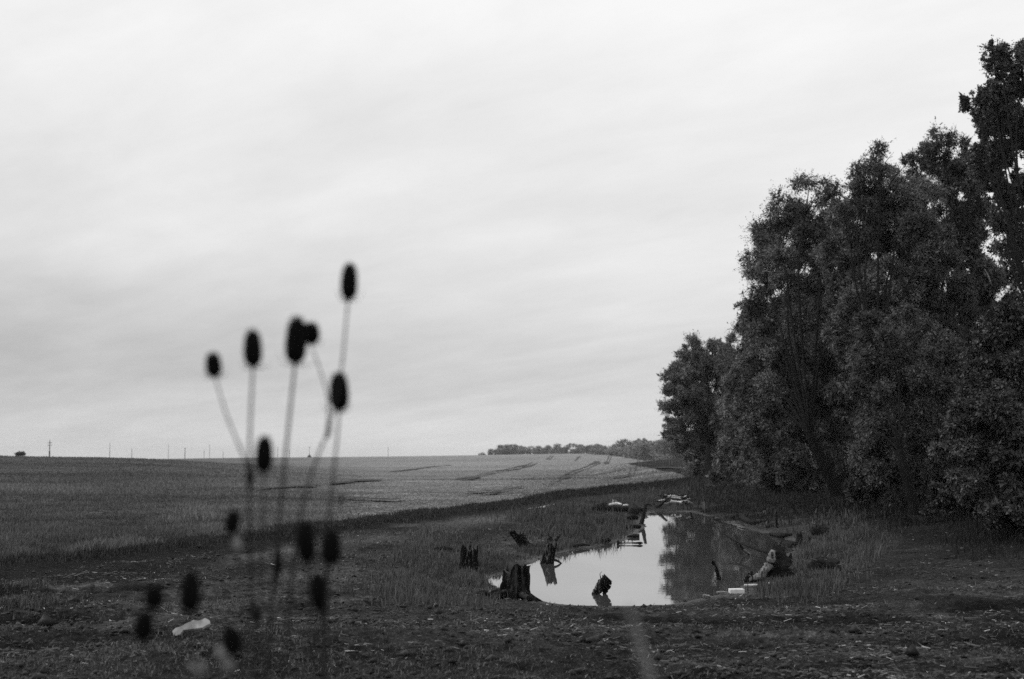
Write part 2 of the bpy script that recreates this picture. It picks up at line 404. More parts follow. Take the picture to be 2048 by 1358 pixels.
# pond water: a sheet with a bit of depth tucked under the banks
def build_water():
    c = POND.mean(0); n = len(POND)
    P = []
    for i in range(n):
        a, b = POND[i-1], POND[(i+1) % n]; t = b-a; nn = np.array([t[1], -t[0]]); nn /= np.linalg.norm(nn)
        p = POND[i]+nn*.7
        if sdf(POND, np.array([p[0]]), np.array([p[1]]))[0] < 0: p = POND[i]-nn*.7
        P.append(p)
    me = bpy.data.meshes.new('pond_water'); me.from_pydata([(p[0], p[1], WATER_Z) for p in P], [], [tuple(range(n))])
    me.materials.append(M['water']); o = link(bpy.data.objects.new('pond_water', me)); kind(o, 'structure')
    if me.polygons[0].normal.z < 0: me.flip_normals()
build_water()

# tramlines and furrows pressed into the crop, laid just over its canopy
def strip(pts_px, width, name='tractor_track', mat='track', lift=.10):
    W = [hit(a, b) for a, b in pts_px]
    W = spline(W, 8); V = []; F = []
    for i, p in enumerate(W):
        d = (W[min(i+1, len(W)-1)]-W[max(i-1, 0)]); d.z = 0; d.normalize(); nrm = Vector((-d.y, d.x, 0))
        # direction and unit offset as they foreshorten on the ground
        def f(v):
            q = p+v*1.5; dz = lz(q.x, q.y)-lz(p.x, p.y)
            return Vector((v.x*1.5-p.x/p.y*v.y*1.5, dz-(p.z-CAM_H)/p.y*v.y*1.5))/1.5/p.y*FPX
        sd_, so_ = f(d), f(nrm); perp = abs(sd_.x*so_.y-sd_.y*so_.x)/max(sd_.length, 1e-9)
        ww = min(1.6, 1.3*width/max(perp, 1e-6))*(.75+.5*random.random())
        for s in (-.5, .5):
            q = p + nrm*ww*s; V.append((q.x, q.y, lz(q.x, q.y)+lift))
        if i: F.append((2*i-2, 2*i-1, 2*i+1, 2*i))
    b = MB(); b.add(V, F); return kind(b.build(name, M[mat]), 'structure')
for pts, wd in [([(925,959),(985,944),(1065,925)],1.0), ([(935,961),(995,946),(1075,926)],1.0), ([(1085,972),(1150,941),(1194,923)],1.0), ([(1094,974),(1158,944),(1200,925)],1.0),
                ([(1211,929),(1218,911)],1.0), ([(1216,929),(1223,912)],1.0), ([(1250,957),(1259,946),(1262,936)],1.0), ([(1263,955),(1269,946),(1271,935)],1.0),
                ([(1255,974),(1272,965)],1.0), ([(1270,974),(1293,961)],1.0), ([(1278,932),(1275,916)],1.0), ([(1283,934),(1279,918)],1.0),
                ([(944,989),(985,984),(1026,976)],1.0), ([(980,990),(1046,976)],1.0), ([(1317,936),(1360,938),(1398,938)],1.6), ([(1339,933),(1339,920)],1.0), ([(1344,932),(1343,921)],1.0),
                ([(505,984),(600,976),(752,961)],1.0), ([(688,1001),(740,1002),(800,1004)],1.0), ([(1093,920),(1102,911)],1.0), ([(1099,920),(1107,911)],1.0), ([(1150,922),(1160,912)],1.0),
                ([(1205,960),(1240,957),(1262,953)],1.0), ([(780,944),(860,934),(900,931)],1.0)]:
    strip(pts, wd)

# ------------------------------------------------------------------ blades: grass, crop, litter (uncountable)
def blades(name, x, y, z, h, wdt, tone, lean=.35, mat='blade', k=2):
    n = len(x); a = rng.uniform(0, 2*math.pi, n); ca, sa = np.cos(a), np.sin(a)
    la = rng.uniform(0, 2*math.pi, n); ll = rng.uniform(0, lean, n)*h
    lx, ly = np.cos(la)*ll, np.sin(la)*ll
    B = np.stack([x, y, z], 1)
    side = np.stack([ca*wdt*.5, sa*wdt*.5, np.zeros(n)], 1)
    mid = B + np.stack([lx*.35, ly*.35, h*.6], 1); top = B + np.stack([lx, ly, h*(1-.25*ll/np.maximum(h, 1e-6))], 1)
    V = np.stack([B-side, B+side, mid+side*.8, mid-side*.8, top], 1).reshape(-1, 3)
    i = np.arange(n)*5
    F = np.concatenate([np.stack([i, i+1, i+2], 1), np.stack([i, i+2, i+3], 1), np.stack([i+3, i+2, i+4], 1)])
    return mesh_np(name, V, F, M[mat], None, np.repeat(tone, 5))
def sample(n, box):
    px = rng.uniform(box[0], box[2], n); py = rng.uniform(box[1], box[3], n)
    x, y = onz(px, py, 0.0); return px, py, x, y
# standing crop and rough grass of the field edge
n = 640000
r_ = 1/np.sqrt(rng.uniform(1/230.**2, 1/19.**2, n)); r_ = 1/rng.uniform(1/480., 1/19., n)
pxs = rng.uniform(-350, 1440, n); x = (pxs-CX)/FPX*r_; y = r_
dc = sdf(CROP, x, y); keep = dc < .05; x, y, r_, pxs, dc = x[keep], y[keep], r_[keep], pxs[keep], dc[keep]
wr = sstep(230, 900, pxs)
pn = fbm(x*.09, y*.14, 4, 91)
tuft = np.clip(fbm(x*.9, y*.7, 3, 93)*2.2, -.8, 1.2)*(1-wr)*sstep(85, 25, r_)
h = rng.uniform(.07, .19, len(x))*(1+1.3*np.clip(pn, -.6, 1)*(1-wr))*(1+.75*tuft)
edge = dc > -.45
z = land(x, y) - np.where(edge, .04, .03); h = np.where(edge, h*.75, h)*np.interp(pxs, [500, 750, 1000, 1200], [.9, .4, .4, .8])
tone = (.092*(1-wr)+.185*wr)*(1+.9*pn+.45*fbm(x*.02, y*.06, 5, 187))*(1+.5*tuft)*(1+(1-wr)*(.30*np.exp(-((r_-55)/25)**2)-.15*sstep(90, 200, r_)-.35*sstep(34, 22, r_)))*rng.uniform(.55, 1.5, len(x))
kind(blades('crop_stalks', x, y, z, h, .006+.0006*r_, np.clip(tone, .015, .5), .5), 'stuff', 'standing green crop and rough grass filling the wide field on the left', 'crop')
# vertical dark face of the crop along the track
def along_edge(n):
    seg = rng.uniform(0, 1, n)**.8; P = EDGE; d = np.r_[0, np.cumsum(1/np.maximum(np.hypot(*P[:-1].T), 8)*np.hypot(*np.diff(P, axis=0).T))]; d /= d[-1]
    return np.interp(seg, d, P[:, 0]), np.interp(seg, d, P[:, 1])
x, y = along_edge(50000); x = x+rng.normal(0, .22, len(x)); y = y+rng.normal(0, .22, len(y))
z = land(x, y)-.03
kind(blades('crop_edge', x, y, z, rng.uniform(.05, .16, len(x))+.12*sstep(1, 4, x)*rng.uniform(0, 1, len(x)), .006+.0004*y, rng.uniform(.015, .07, len(x)), .6), 'stuff', 'dark ragged edge of the standing crop above the muddy track', 'crop')
# short growth over the near ground
px, py, x, y = sample(420000, (-200, 985, 2250, 1390))
dc = sdf(CROP, x, y); dp = sdf(POND, x, y)
left = sstep(1.5, -3.5, x-.10*(y-14))*sstep(10.5, 14.5, y+2*fbm(x*.4, y*.4, 3, 5)) + .9*sstep(24, 32, y) + .10
dens = np.clip(left, 0, 1)*np.clip(-.02+2.0*fbm(x*.55, y*.85, 4, 101), .015, 1)*(1-.95*(dc < trackw(x, y)))*(1+.8*stripes(x, y, dc))
keep = (rng.uniform(0, 1, len(x)) < dens) & (dc > .1) & (dp > .12)
x, y, dp = x[keep], y[keep], dp[keep]
h = rng.uniform(.012, .05, len(x))*(1+.8*sstep(14, 40, y)); z = land(x, y)-.005
tone = .11*rng.uniform(.3, 1.6, len(x))*(1-.85*sstep(5.2, 8, x-.03*y))  # grass tone lowered under the trees to stand in for their shade
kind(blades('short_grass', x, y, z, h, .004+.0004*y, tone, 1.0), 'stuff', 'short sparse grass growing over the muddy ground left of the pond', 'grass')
# taller tufts round the shore and the rough under the trees, its shade put into darker tones
X = []; Yy = []; H = []; T = []
for (cx, cy, sx, sy, nn, hh, tt) in [(1170,1052,40,16,9000,.32,.05), (1110,1040,50,14,6000,.25,.045), (880,1128,40,24,12000,.2,.055), (855,1165,50,18,9000,.2,.06), (975,1128,20,12,2500,.14,.04),
                                     (800,1150,50,25,2500,.13,.05), (1672,1085,40,22,16000,.24,.058), (1615,1135,28,20,8000,.2,.055), (1735,1080,14,12,2000,.3,.04), (1590,1160,30,10,4000,.25,.05),
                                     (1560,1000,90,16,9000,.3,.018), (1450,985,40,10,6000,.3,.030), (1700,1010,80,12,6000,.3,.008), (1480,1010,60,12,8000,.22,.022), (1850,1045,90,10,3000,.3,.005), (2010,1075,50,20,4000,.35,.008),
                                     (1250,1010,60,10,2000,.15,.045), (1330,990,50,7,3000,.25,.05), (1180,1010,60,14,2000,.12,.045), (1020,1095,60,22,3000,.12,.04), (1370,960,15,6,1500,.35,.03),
                                     (1090,1085,30,8,3000,.2,.04), (60,1215,60,14,3000,.10,.05), (680,1000,14,9,1500,.5,.03)]:
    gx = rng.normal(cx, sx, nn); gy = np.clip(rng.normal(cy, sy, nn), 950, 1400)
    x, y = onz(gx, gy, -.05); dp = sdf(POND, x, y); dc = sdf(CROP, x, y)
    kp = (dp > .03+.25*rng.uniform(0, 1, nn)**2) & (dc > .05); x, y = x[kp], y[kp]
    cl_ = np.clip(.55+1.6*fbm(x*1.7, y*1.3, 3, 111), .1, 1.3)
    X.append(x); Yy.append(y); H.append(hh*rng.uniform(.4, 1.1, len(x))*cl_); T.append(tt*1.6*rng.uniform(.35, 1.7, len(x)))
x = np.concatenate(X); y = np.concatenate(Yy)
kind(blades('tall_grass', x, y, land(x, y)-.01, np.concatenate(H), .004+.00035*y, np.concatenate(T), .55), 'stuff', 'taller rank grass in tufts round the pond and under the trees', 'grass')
# straw, chips and dead stems lying on the soil
px, py, x, y = sample(42000, (-100, 1010, 2150, 1390))
dp = sdf(POND, x, y); dc = sdf(CROP, x, y)
keep = (dp > .2) & (dc > 1.8) & (rng.uniform(0, 1, len(x)) < np.clip(.25+1.6*fbm(x*.7, y*.9, 3, 121), .03, 1)*(1-.85*np.exp(-((y-11.2)/1.6)**2)*(x < 1)*(x > -4)))
x, y = x[keep], y[keep]; n = len(x)
a = rng.uniform(0, 2*math.pi, n); a = np.where(rng.uniform(0, 1, n) < .65, rng.normal(0, .5, n), a)
ln = rng.gamma(2.0, .008, n)+.005*(1+2.0*(rng.uniform(0, 1, n) < .03)); wd = rng.uniform(.0012, .0036, n)*(1+.03*y)
z = land(x, y)+rng.uniform(.004, .02, n)
d = np.stack([np.cos(a)*ln, np.sin(a)*ln, rng.normal(0, .22, n)*ln], 1); s_ = np.stack([-np.sin(a)*wd, np.cos(a)*wd, np.abs(rng.normal(.6, .3, n))*wd], 1)
B = np.stack([x, y, z], 1); up = np.array([0, 0, .004])
V = np.stack([B-d-s_, B-d+s_, B+d+s_*.6, B+d-s_*.6], 1).reshape(-1, 3); i = np.arange(n)*4
tone = np.where(rng.uniform(0, 1, n) < .08, rng.uniform(.25, .5, n), rng.uniform(.03, .12, n))
tone = tone*(1-.7*sstep(5.0, 8.0, x-.03*y)*sstep(16, 23, y))  # straw below the belt darkened too, tree shade put into its colour
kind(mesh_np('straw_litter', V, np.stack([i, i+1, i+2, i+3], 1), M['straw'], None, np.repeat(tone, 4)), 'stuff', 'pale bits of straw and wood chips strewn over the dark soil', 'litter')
# thin dead stubble and seedlings, pale against the soil
px, py, x, y = sample(150000, (-150, 1010, 2200, 1390))
dp = sdf(POND, x, y); dc = sdf(CROP, x, y)
dn = np.clip(.10+1.9*fbm(x*.6, y*.85, 4, 141), .02, 1)*(1-.75*np.exp(-((y-11.2)/1.4)**2)*(x < 1)*(x > -4))*(1-.93*sstep(4.6, 7.5, x-.03*y)*sstep(15, 22, y))*(1-.9*(dc < trackw(x, y)))
kp = (rng.uniform(0, 1, len(x)) < dn) & (dp > .15) & (dc > .3); x, y = x[kp], y[kp]
hh = rng.gamma(2, .009, len(x))+.006
kind(blades('dead_stubble', x, y, land(x, y)-.003, hh, .0022+.0003*y, np.where(rng.uniform(0, 1, len(x)) < .10, rng.uniform(.2, .42, len(x)), rng.uniform(.03, .13, len(x))), 2.2), 'stuff', 'thin pale stubble sprouting from the dark soil', 'stubble')
# clods
px, py, x, y = sample(26000, (-150, 1060, 2200, 1400))
dp = sdf(POND, x, y); dc = sdf(CROP, x, y)
keep = (dp > .03) & (dc > .2) & (rng.uniform(0, 1, len(x)) < np.clip(.4+1.5*fbm(x*.8, y, 3, 131), .03, 1)); x, y = x[keep], y[keep]; n = len(x)
sz = rng.gamma(1.6, .0055, n)+.004
base = np.array([(1,0,0),(0,1,0),(-1,0,0),(0,-1,0),(0,0,1),(0,0,-1)], float)
V = base[None]*sz[:, None, None]*rng.uniform(.6, 1.4, (n, 6, 1))*np.array([1.2, 1.2, .8]) + rng.normal(0, .25, (n, 6, 3))*sz[:, None, None]
V = V + np.stack([x, y, land(x, y)+sz*.3], 1)[:, None]
of = np.array([(0,1,4),(1,2,4),(2,3,4),(3,0,4),(1,0,5),(2,1,5),(3,2,5),(0,3,5)])
F = (np.arange(n)*6)[:, None, None]+of[None]
kind(mesh_np('soil_clods', V.reshape(-1, 3), F.reshape(-1, 3), M['straw'], None, np.repeat(rng.uniform(.008, .035, n), 6)), 'stuff', 'loose clods of dark earth over the churned ground', 'soil')

# ------------------------------------------------------------------ trees
def leaf_quads(P, D, l, wd, Nn=None):
    """P base points, D leaf axis (unit), l length, wd width -> rhombus leaves"""
    n = len(P); rnd = rng.normal(0, 1, (n, 3)) if Nn is None else Nn; s = np.cross(D, rnd); s /= np.linalg.norm(s, axis=1)[:, None]+1e-9
    m = P + D*(l*.5)[:, None]; hw = (wd*.5)[:, None]
    V = np.stack([P, m+s*hw, P+D*l[:, None], m-s*hw], 1).reshape(-1, 3)
    i = np.arange(n)*4; return V, np.stack([i, i+1, i+2, i+3], 1)
def make_tree(name, label, base, Y, lobes, trunk_r=.16, tone=.06, leaf=.09, group=None, dens=1.0, lean_to=None, seed=1, limbs=True, cat='tree', bark='dark_bark', aspect=.38, droop=.25, clump=30):
    """lobes: (px, py, rx, ry, dy, density) give each bough's own place and size; the trunk and limbs grow out to them"""
    global rng
    root = empty(name, base, label, cat, group)
    rd = np.random.default_rng(seed); b0 = np.array(base)
    LB = []
    for (px, py, rx, ry, dy, de) in lobes:
        c = at(px, py, Y+dy); s = (Y+dy)/FPX
        LB.append((c-b0, rx*s, ry*s, de, math.pi*rx*ry))
    Pall = []; Dall = []; Ll = []; Tn = []; Nall = []
    for k, (c, rx, rz, de, area) in enumerate(LB):
        nl = int(area*de*dens*3.5)
        # a bough is a heap of leafy clumps, each a small rounded mass of its own
        rm = (rx*rz)**.5; sr = float(np.clip(rm*.30, .10, .62)); ns = max(10, int(24.0*(de**.5)*(rm/sr)**2/7.7))
        v = rd.normal(0, 1, (ns, 3)); v[:, 2] += .1; v /= np.linalg.norm(v, axis=1)[:, None]
        f = 1.9
        wob = 1.0 + .5*vn3(v[:, 0]*f+k*7.7+50, v[:, 1]*f+seed*3.1+50, v[:, 2]*f+50, 5)
        rad = np.power(rd.uniform(.06, 1.0, ns), .46)*1.16*wob
        C = c + v*rad[:, None]*np.array([rx, (rx+rz)*.5, rz])
        R_ = sr*rd.uniform(.45, 1.35, ns)*(1.0 if de > .6 else 1.25)
        tws = np.maximum(3, (nl*R_**2/np.sum(R_**2)/13)).astype(int)      # twigs of a clump, thirteen leaves on each
        it = np.repeat(np.arange(ns), tws); nt_ = len(it)
        u = rd.normal(0, 1, (nt_, 3)); u[:, 2] += .3; u /= np.linalg.norm(u, axis=1)[:, None]
        tl = R_[it]*rd.uniform(.55, 1.25, nt_)*(1+.9*vn3(u[:, 0]*2.6+it*3.3+60, u[:, 1]*2.6+60, u[:, 2]*2.6+60, 8))*(1.0 if de > .6 else 1.3)
        bend = rd.normal(0, .22, (nt_, 3)) + np.array([0, 0, -droop*.6])
        ii = np.repeat(it, 13); m_ = len(ii); tt = np.power(rd.uniform(.03, 1, (nt_, 13)), .6)
        Pp = (C[it][:, None] + u[:, None]*(tl[:, None]*tt)[..., None] + bend[:, None]*(tl[:, None]*tt**2)[..., None]*.5).reshape(-1, 3) + rd.normal(0, .035*max(.6, min(1.6, rm/1.4)), (m_, 3))
        rr_ = tt.reshape(-1); u = np.repeat(u, 13, 0)
        Dd = u*.7 + rd.normal(0, .55, (m_, 3)) + np.array([0, 0, -droop]); Dd /= np.linalg.norm(Dd, axis=1)[:, None]
        inner = rr_ < .55
        Pall.append(Pp); Dall.append(Dd); Nall.append(u*1.0+np.array([0, 0, .7])+rd.normal(0, .55, (m_, 3)))
        Ll.append(np.exp(rd.normal(-.1, .33, m_))*leaf*np.where(inner, 1.35, .76))
        ct = rd.uniform(.6, 1.4, ns)*(1+.2*(k % 3-1))
        Tn.append(ct[ii]*rd.uniform(.55, 1.6, m_)*tone*1.75)
    P = np.concatenate(Pall); D = np.concatenate(Dall); l = np.concatenate(Ll); tn = np.concatenate(Tn); Nn = np.concatenate(Nall)
    # keep foliage off the ground
    gz = land(P[:, 0]+b0[0], P[:, 1]+b0[1], False)-b0[2]; kp = P[:, 2] > gz+.05
    P, D, l, tn, Nn = P[kp], D[kp], l[kp], tn[kp], Nn[kp]
    V, F = leaf_quads(P, D, l, l*aspect, Nn)
    mesh_np('crown', V, F, M['leaf'], root, np.repeat(tn, 4))
    if limbs:
        b = MB(); rr = random.Random(seed)
        top = max(LB, key=lambda q: q[0][2])[0]
        cen = sum((q[0] for q in LB), np.zeros(3))/len(LB)
        fork = np.array([cen[0]*.45, cen[1]*.5+.6, max(.25*top[2], .8)])
        if lean_to is not None: fork = np.array(lean_to)+np.array([0, .9, 0])
        tr = spline([Vector((0, 0, -.25)), Vector(fork*.5+np.array([rr.uniform(-.1, .1), 0, 0])), Vector(fork)], 8)
        b.tube(tr, np.linspace(trunk_r*1.25, trunk_r*.85, len(tr)), 9, .10, seed)
        b.build('trunk', M['limb_bark'], root, True)
        b = MB()
        for q in LB:
            c = q[0]; m1 = fork + (c-fork)*.45 + np.array([rr.uniform(-.3, .3), rr.uniform(.3, .9), .12*np.linalg.norm(c-fork)])
            e = c + (c-m1)*.25
            sp = spline([Vector(fork), Vector(m1), Vector(c), Vector(e)], 6)
            b.tube(sp, np.linspace(trunk_r*.24, .008, len(sp)), 6, .1, seed)
            for _ in range(6):
                v = Vector((rr.gauss(0, 1), rr.gauss(0, 1), rr.gauss(.5, .8))).normalized()
                s0 = Vector(m1).lerp(Vector(c), rr.uniform(.4, 1)); e2 = Vector(c) + Vector((v.x*q[1], v.y*q[1], v.z*q[2]))*.95
                mm = s0.lerp(e2, .5)+Vector((rr.uniform(-.15, .15), rr.uniform(-.15, .15), rr.uniform(0, .25)))
                sp = spline([s0, mm, e2], 4); b.tube(sp, np.linspace(.024, .005, len(sp)), 4, .1, seed)
        b.build('branches', M['limb_bark'], root, True)
    return root
BELT = 'trees along the right edge'
def base_at(px, py): return hit(px, py)
make_tree('deciduous_tree', 'low bushy tree at the far left end of the tall row, ending at the crop', base_at(1420, 957), 95,
    [(1397,728,46,46,0,1.1),(1362,790,34,54,-1,1.2),(1382,868,44,60,0,1.3),(1440,790,58,68,-1,1),(1455,870,58,72,-2,1),(1412,922,36,36,-1,1),(1462,706,42,38,0,.8),(1500,765,50,60,1,1),(1500,870,50,70,0,1),(1352,765,24,30,0,.9),(1350,850,22,36,0,1),(1420,760,50,60,0,1),(1420,860,55,60,0,1)],
    .2, .075, .13, BELT, 1.0, None, 3)
make_tree('willow_tree', 'broad willow with thin see-through top, left of the taller trees, above the dark pond reflection', base_at(1688, 1000), 57,
    [(1615,400,66,50,0,.34),(1565,455,55,58,0,.5),(1525,545,36,80,0,.55),(1645,478,70,66,0,.8),(1585,560,72,88,-1,1),(1522,650,38,60,0,.9),(1600,680,82,90,-2,1),(1680,570,62,90,-1,1),(1560,765,82,80,-2,1),
     (1640,800,82,80,-3,1),(1540,850,72,66,-2,1),(1490,800,45,66,-1,1),(1615,885,72,52,-3,.9),(1695,700,62,90,-2,1),(1497,612,20,26,0,.6),(1660,880,50,40,-1,.7),(1535,925,60,38,3,1),(1470,915,40,40,6,1)],
    .20, .07, .095, BELT, 1.0, (-1.0, -.4, 2.2), 4)
make_tree('willow_tree', 'tall dense willow behind, with a dark bare limb crossing its thin crown', base_at(1775, 1008), 50,
    [(1765,345,58,46,0,.34),(1722,378,36,40,0,.3),(1805,415,72,64,1,.6),(1745,470,72,66,0,.85),(1840,520,70,80,-1,1),(1765,580,72,80,-1,1),(1872,620,70,80,-1,1),(1720,680,52,72,-1,1),(1700,450,44,60,1,.9),(1700,530,50,60,1,1),(1820,470,60,60,1,1),(1800,700,80,90,-2,1),(1700,600,50,60,1,.9)],
    .18, .065, .09, BELT, 1.0, (.1, .2, 3.4), 5)
make_tree('deciduous_tree', 'dark narrow tree between the dense willow and the tall poplar', base_at(1905, 1020), 58,
    [(1893,308,42,42,0,.4),(1850,345,50,48,0,.65),(1930,352,52,54,0,.75),(1900,430,66,70,0,1),(1955,420,30,56,0,.8),(1925,520,48,80,0,1),(1945,620,45,72,0,1),(1960,720,60,80,0,1),(1982,560,34,46,0,.9),(1998,640,40,50,0,.8),(2035,610,30,40,0,.5)],
    .17, .05, .10, BELT, 1.0, None, 6)
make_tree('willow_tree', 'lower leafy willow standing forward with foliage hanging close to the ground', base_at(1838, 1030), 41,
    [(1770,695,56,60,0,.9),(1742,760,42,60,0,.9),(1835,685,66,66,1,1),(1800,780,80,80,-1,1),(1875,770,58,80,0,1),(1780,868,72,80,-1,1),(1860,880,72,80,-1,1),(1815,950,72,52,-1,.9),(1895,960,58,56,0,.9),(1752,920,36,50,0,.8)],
    .13, .046, .075, BELT, 1.0, (-.2, 0, 1.6), 7)  # leaf tone lowered: shade low in the belt put into the colour
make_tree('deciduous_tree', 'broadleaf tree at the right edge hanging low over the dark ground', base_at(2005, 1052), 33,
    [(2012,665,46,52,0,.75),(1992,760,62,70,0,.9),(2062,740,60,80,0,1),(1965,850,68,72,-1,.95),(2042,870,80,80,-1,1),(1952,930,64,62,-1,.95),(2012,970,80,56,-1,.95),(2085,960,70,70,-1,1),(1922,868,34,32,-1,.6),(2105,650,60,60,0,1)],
    .12, .040, .08, BELT, 1.0, None, 8, aspect=.55)  # darker leaf tone stands in for shade at the belt's foot
make_tree('poplar_tree', 'tallest tree, a loose crowned poplar cut by the right edge of the view', base_at(2080, 1022), 45,
    [(2000,118,38,26,0,.5),(2046,140,58,46,0,.8),(1960,205,30,30,0,.7),(1990,200,40,34,0,.7),(1995,262,48,50,0,.9),(2060,280,66,60,0,1),(1985,318,44,34,0,.7),(2050,370,52,40,0,.9),(2115,200,80,80,0,1),(2125,335,80,80,0,1),(2160,460,70,80,0,1),(2015,480,30,30,0,.3),(2035,560,20,36,0,.35),(2140,580,60,70,0,.9),(2003,405,22,18,0,.4),(2022,432,32,40,0,.55),(1992,365,30,34,0,.7),(2045,500,34,50,0,.45)],
    .16, .065, .07, BELT, .95, (.6, 0, 4.0), 9, aspect=.75)
# trees standing further back in the belt, seen through the gaps
for (px, Y, lbl, lob, sd_) in [
    (1600, 78, 'dark tree deep in the belt behind the broad willow', [(1560,700,80,80,0,1),(1650,640,80,80,0,1),(1620,800,100,90,0,1),(1540,860,80,70,0,1),(1690,860,80,80,0,1)], 12),
    (1790, 66, 'dark tree deep in the belt behind the forward willow', [(1740,720,80,90,0,1),(1830,660,80,90,0,1),(1800,820,100,90,0,1),(1860,900,80,80,0,1),(1720,900,80,70,0,1)], 13),
    (1990, 58, 'dark tree deep in the belt behind the broadleaf tree at the right edge', [(1960,760,70,80,0,1),(2050,800,80,80,0,1),(1990,890,100,80,0,1),(2090,900,80,80,0,1),(1930,930,70,60,0,1),(2020,680,40,50,0,.6)], 14)]:
    make_tree('deciduous_tree', lbl, Vector((at(px, 960, Y)[0], Y, lz(at(px, 960, Y)[0], Y))), Y, lob, .18, .045, .16, 'trees deep in the belt', .6, None, sd_)
# undergrowth at the foot of the belt
SHR = 'shrubs at the foot of the trees'
for (px, py, lbl, lob, tn, lf, sd_) in [
    (1497, 968, 'small round shrub with pale shiny leaves below the left end of the trees', [(1495,940,24,22,0,1),(1510,950,18,16,0,1),(1482,948,14,16,0,.9)], .16, .14, 21),
    (1462, 966, 'dull shrub touching the left side of the pale leaved shrub', [(1462,945,26,22,0,1),(1440,955,18,14,0,1)], .06, .12, 22),
    (1600, 985, 'wide shrub with scattered pale leaves, left of the leaning tree trunk', [(1590,945,28,22,0,.8),(1620,955,28,26,0,.8),(1635,985,24,14,0,.8),(1575,962,18,16,0,.7)], .09, .10, 23),
    (1560, 985, 'dark shrub between the pale leaved shrub and the wide one', [(1555,955,24,26,0,1),(1540,965,18,18,0,1)], .03, .10, 24),
    (1745, 1012, 'thin dark shrub right of the leaning tree trunk', [(1740,975,26,32,0,.7),(1720,990,18,18,0,.6)], .035, .08, 25),
    (1905, 1042, 'dark shrub under the broadleaf tree', [(1900,1005,40,36,0,.9),(1935,1015,34,26,0,.9)], .03, .07, 26),
    (2030, 1075, 'dark shrub in the lower right shade at the edge of the view', [(2030,1030,50,40,0,.9),(2075,1030,40,40,0,.9)], .03, .07, 27)]:
    bp = base_at(px, py); make_tree('shrub', lbl, bp, bp.y, lob, .03, tn, lf, SHR, 1.0, None, sd_, True, 'shrub', aspect=.6, droop=.1)

# hazy wood on the crest: single trees, three kinds copied along the row
def far_kind(seed, tone):
    root = empty('deciduous_tree', (0, 0, 0), 'x', 'tree'); rd = np.random.default_rng(seed)
    P = []; 
    for k in range(9):
        c = np.array([rd.normal(0, 1.9), rd.normal(0, 1.5), rd.uniform(.6, 6.2)]); rx = rd.uniform(1.0, 1.9)
        v = rd.normal(0, 1, (190, 3)); v /= np.linalg.norm(v, axis=1)[:, None]
        P.append(c+v*(rx*np.power(rd.uniform(.1, 1, 190), .4)*(1+.5*vn3(v[:, 0]*2+k+50, v[:, 1]*2+50, v[:, 2]*2+50, seed)))[:, None])
    P = np.concatenate(P); P[:, 2] = np.maximum(P[:, 2], .2); D = rd.normal(0, 1, P.shape); D /= np.linalg.norm(D, axis=1)[:, None]
    V, F = leaf_quads(P, D, rd.uniform(.4, .9, len(P)), rd.uniform(.3, .5, len(P)))
    mesh_np('crown', V, F, M['leaf'], root, np.repeat(rd.uniform(.6, 1.4, len(P))*tone, 4))
    b = MB(); b.tube([(0, 0, -.5), (.1, 0, 1.5), (.1, .1, 4)], [.22, .18, .1], 6); b.build('trunk', M['dark_bark'], root)
    return root
kinds = [far_kind(s, t) for s, t in ((31, .20), (32, .17), (33, .23), (34, .19))]  # pale leaf tones stand in for part of the distance haze
ORD = ['first','second','third','fourth','fifth','sixth','seventh','eighth','ninth','tenth','eleventh','twelfth','thirteenth','fourteenth','fifteenth','sixteenth','seventeenth','eighteenth','nineteenth','twentieth','twenty-first','twenty-second','twenty-third','twenty-fourth','twenty-fifth','twenty-sixth','twenty-seventh','twenty-eighth','twenty-ninth','thirtieth','thirty-first','thirty-second','thirty-third','thirty-fourth']
FARX = [966,982,996,1010,1022,1035,1048,1060,1073,1086,1100,1113,1126,1140,1152,1164,1178,1190,1202,1215,1228,1240,1252,1264,1276,1288,1300,1312,1324,1337,1350,1364]
used = set()
for i, px in enumerate(FARX):
    t = (px-966)/(1364-966.); Y = 880 - 120*t - 330*max(0, t-.35)/.65
    top = float(np.interp(px, [960,978,992,1010,1060,1075,1100,1140,1180,1190,1220,1250,1300,1340,1364], [906,899,889,886,885,889,889,887,890,886,884,878,876,868,864]))+random.uniform(-2, 2)
    x = (px-CX)/FPX*Y; zb = lz(x, Y)-.3; hh = max(1.8, (HORIZON-top)/FPX*Y + CAM_H - zb)
    k = random.randrange(4); src = kinds[k]
    if k not in used: used.add(k); o = src
    else:
        o = src.copy(); link(o)
        for ch in src.children:
            c = ch.copy(); link(c); c.parent = o
    o.location = (x, Y, zb); s = hh/8.0; o.scale = (s*random.uniform(1.7, 2.2), s, s); o.rotation_euler.z = random.uniform(0, 6.28)
    nm = 'hazy small tree on the far crest, %s from the left end of the distant wood' % ORD[i]
    tag(o, nm, 'tree', 'distant wood on the crest')
for k in range(4):
    if k not in used:
        for ch in list(kinds[k].children): bpy.data.objects.remove(ch)
        bpy.data.objects.remove(kinds[k])
# lone bushes on the skyline and in the field
def bush(px, py, Y, lob, lbl, tn=.04, lf=.5, sd_=41):
    x = at(px, py, Y)[0]; make_tree('bush', lbl, Vector((x, Y, lz(x, Y)-.1)), Y, lob, .06, tn, lf, None, 6, None, sd_, True, 'bush', aspect=.6)
bush(42, 910, 298, [(42,907,6,3.5,0,1),(36,908.5,4,2.2,0,1),(47,908,3,2.2,0,1)], 'lone low bush on the skyline at the far left', .035, .2)
bush(1188, 909, 690, [(1188,907,6,4,0,1)], 'tiny dark bush at the top of the field below the distant wood', .03, .5, 42)

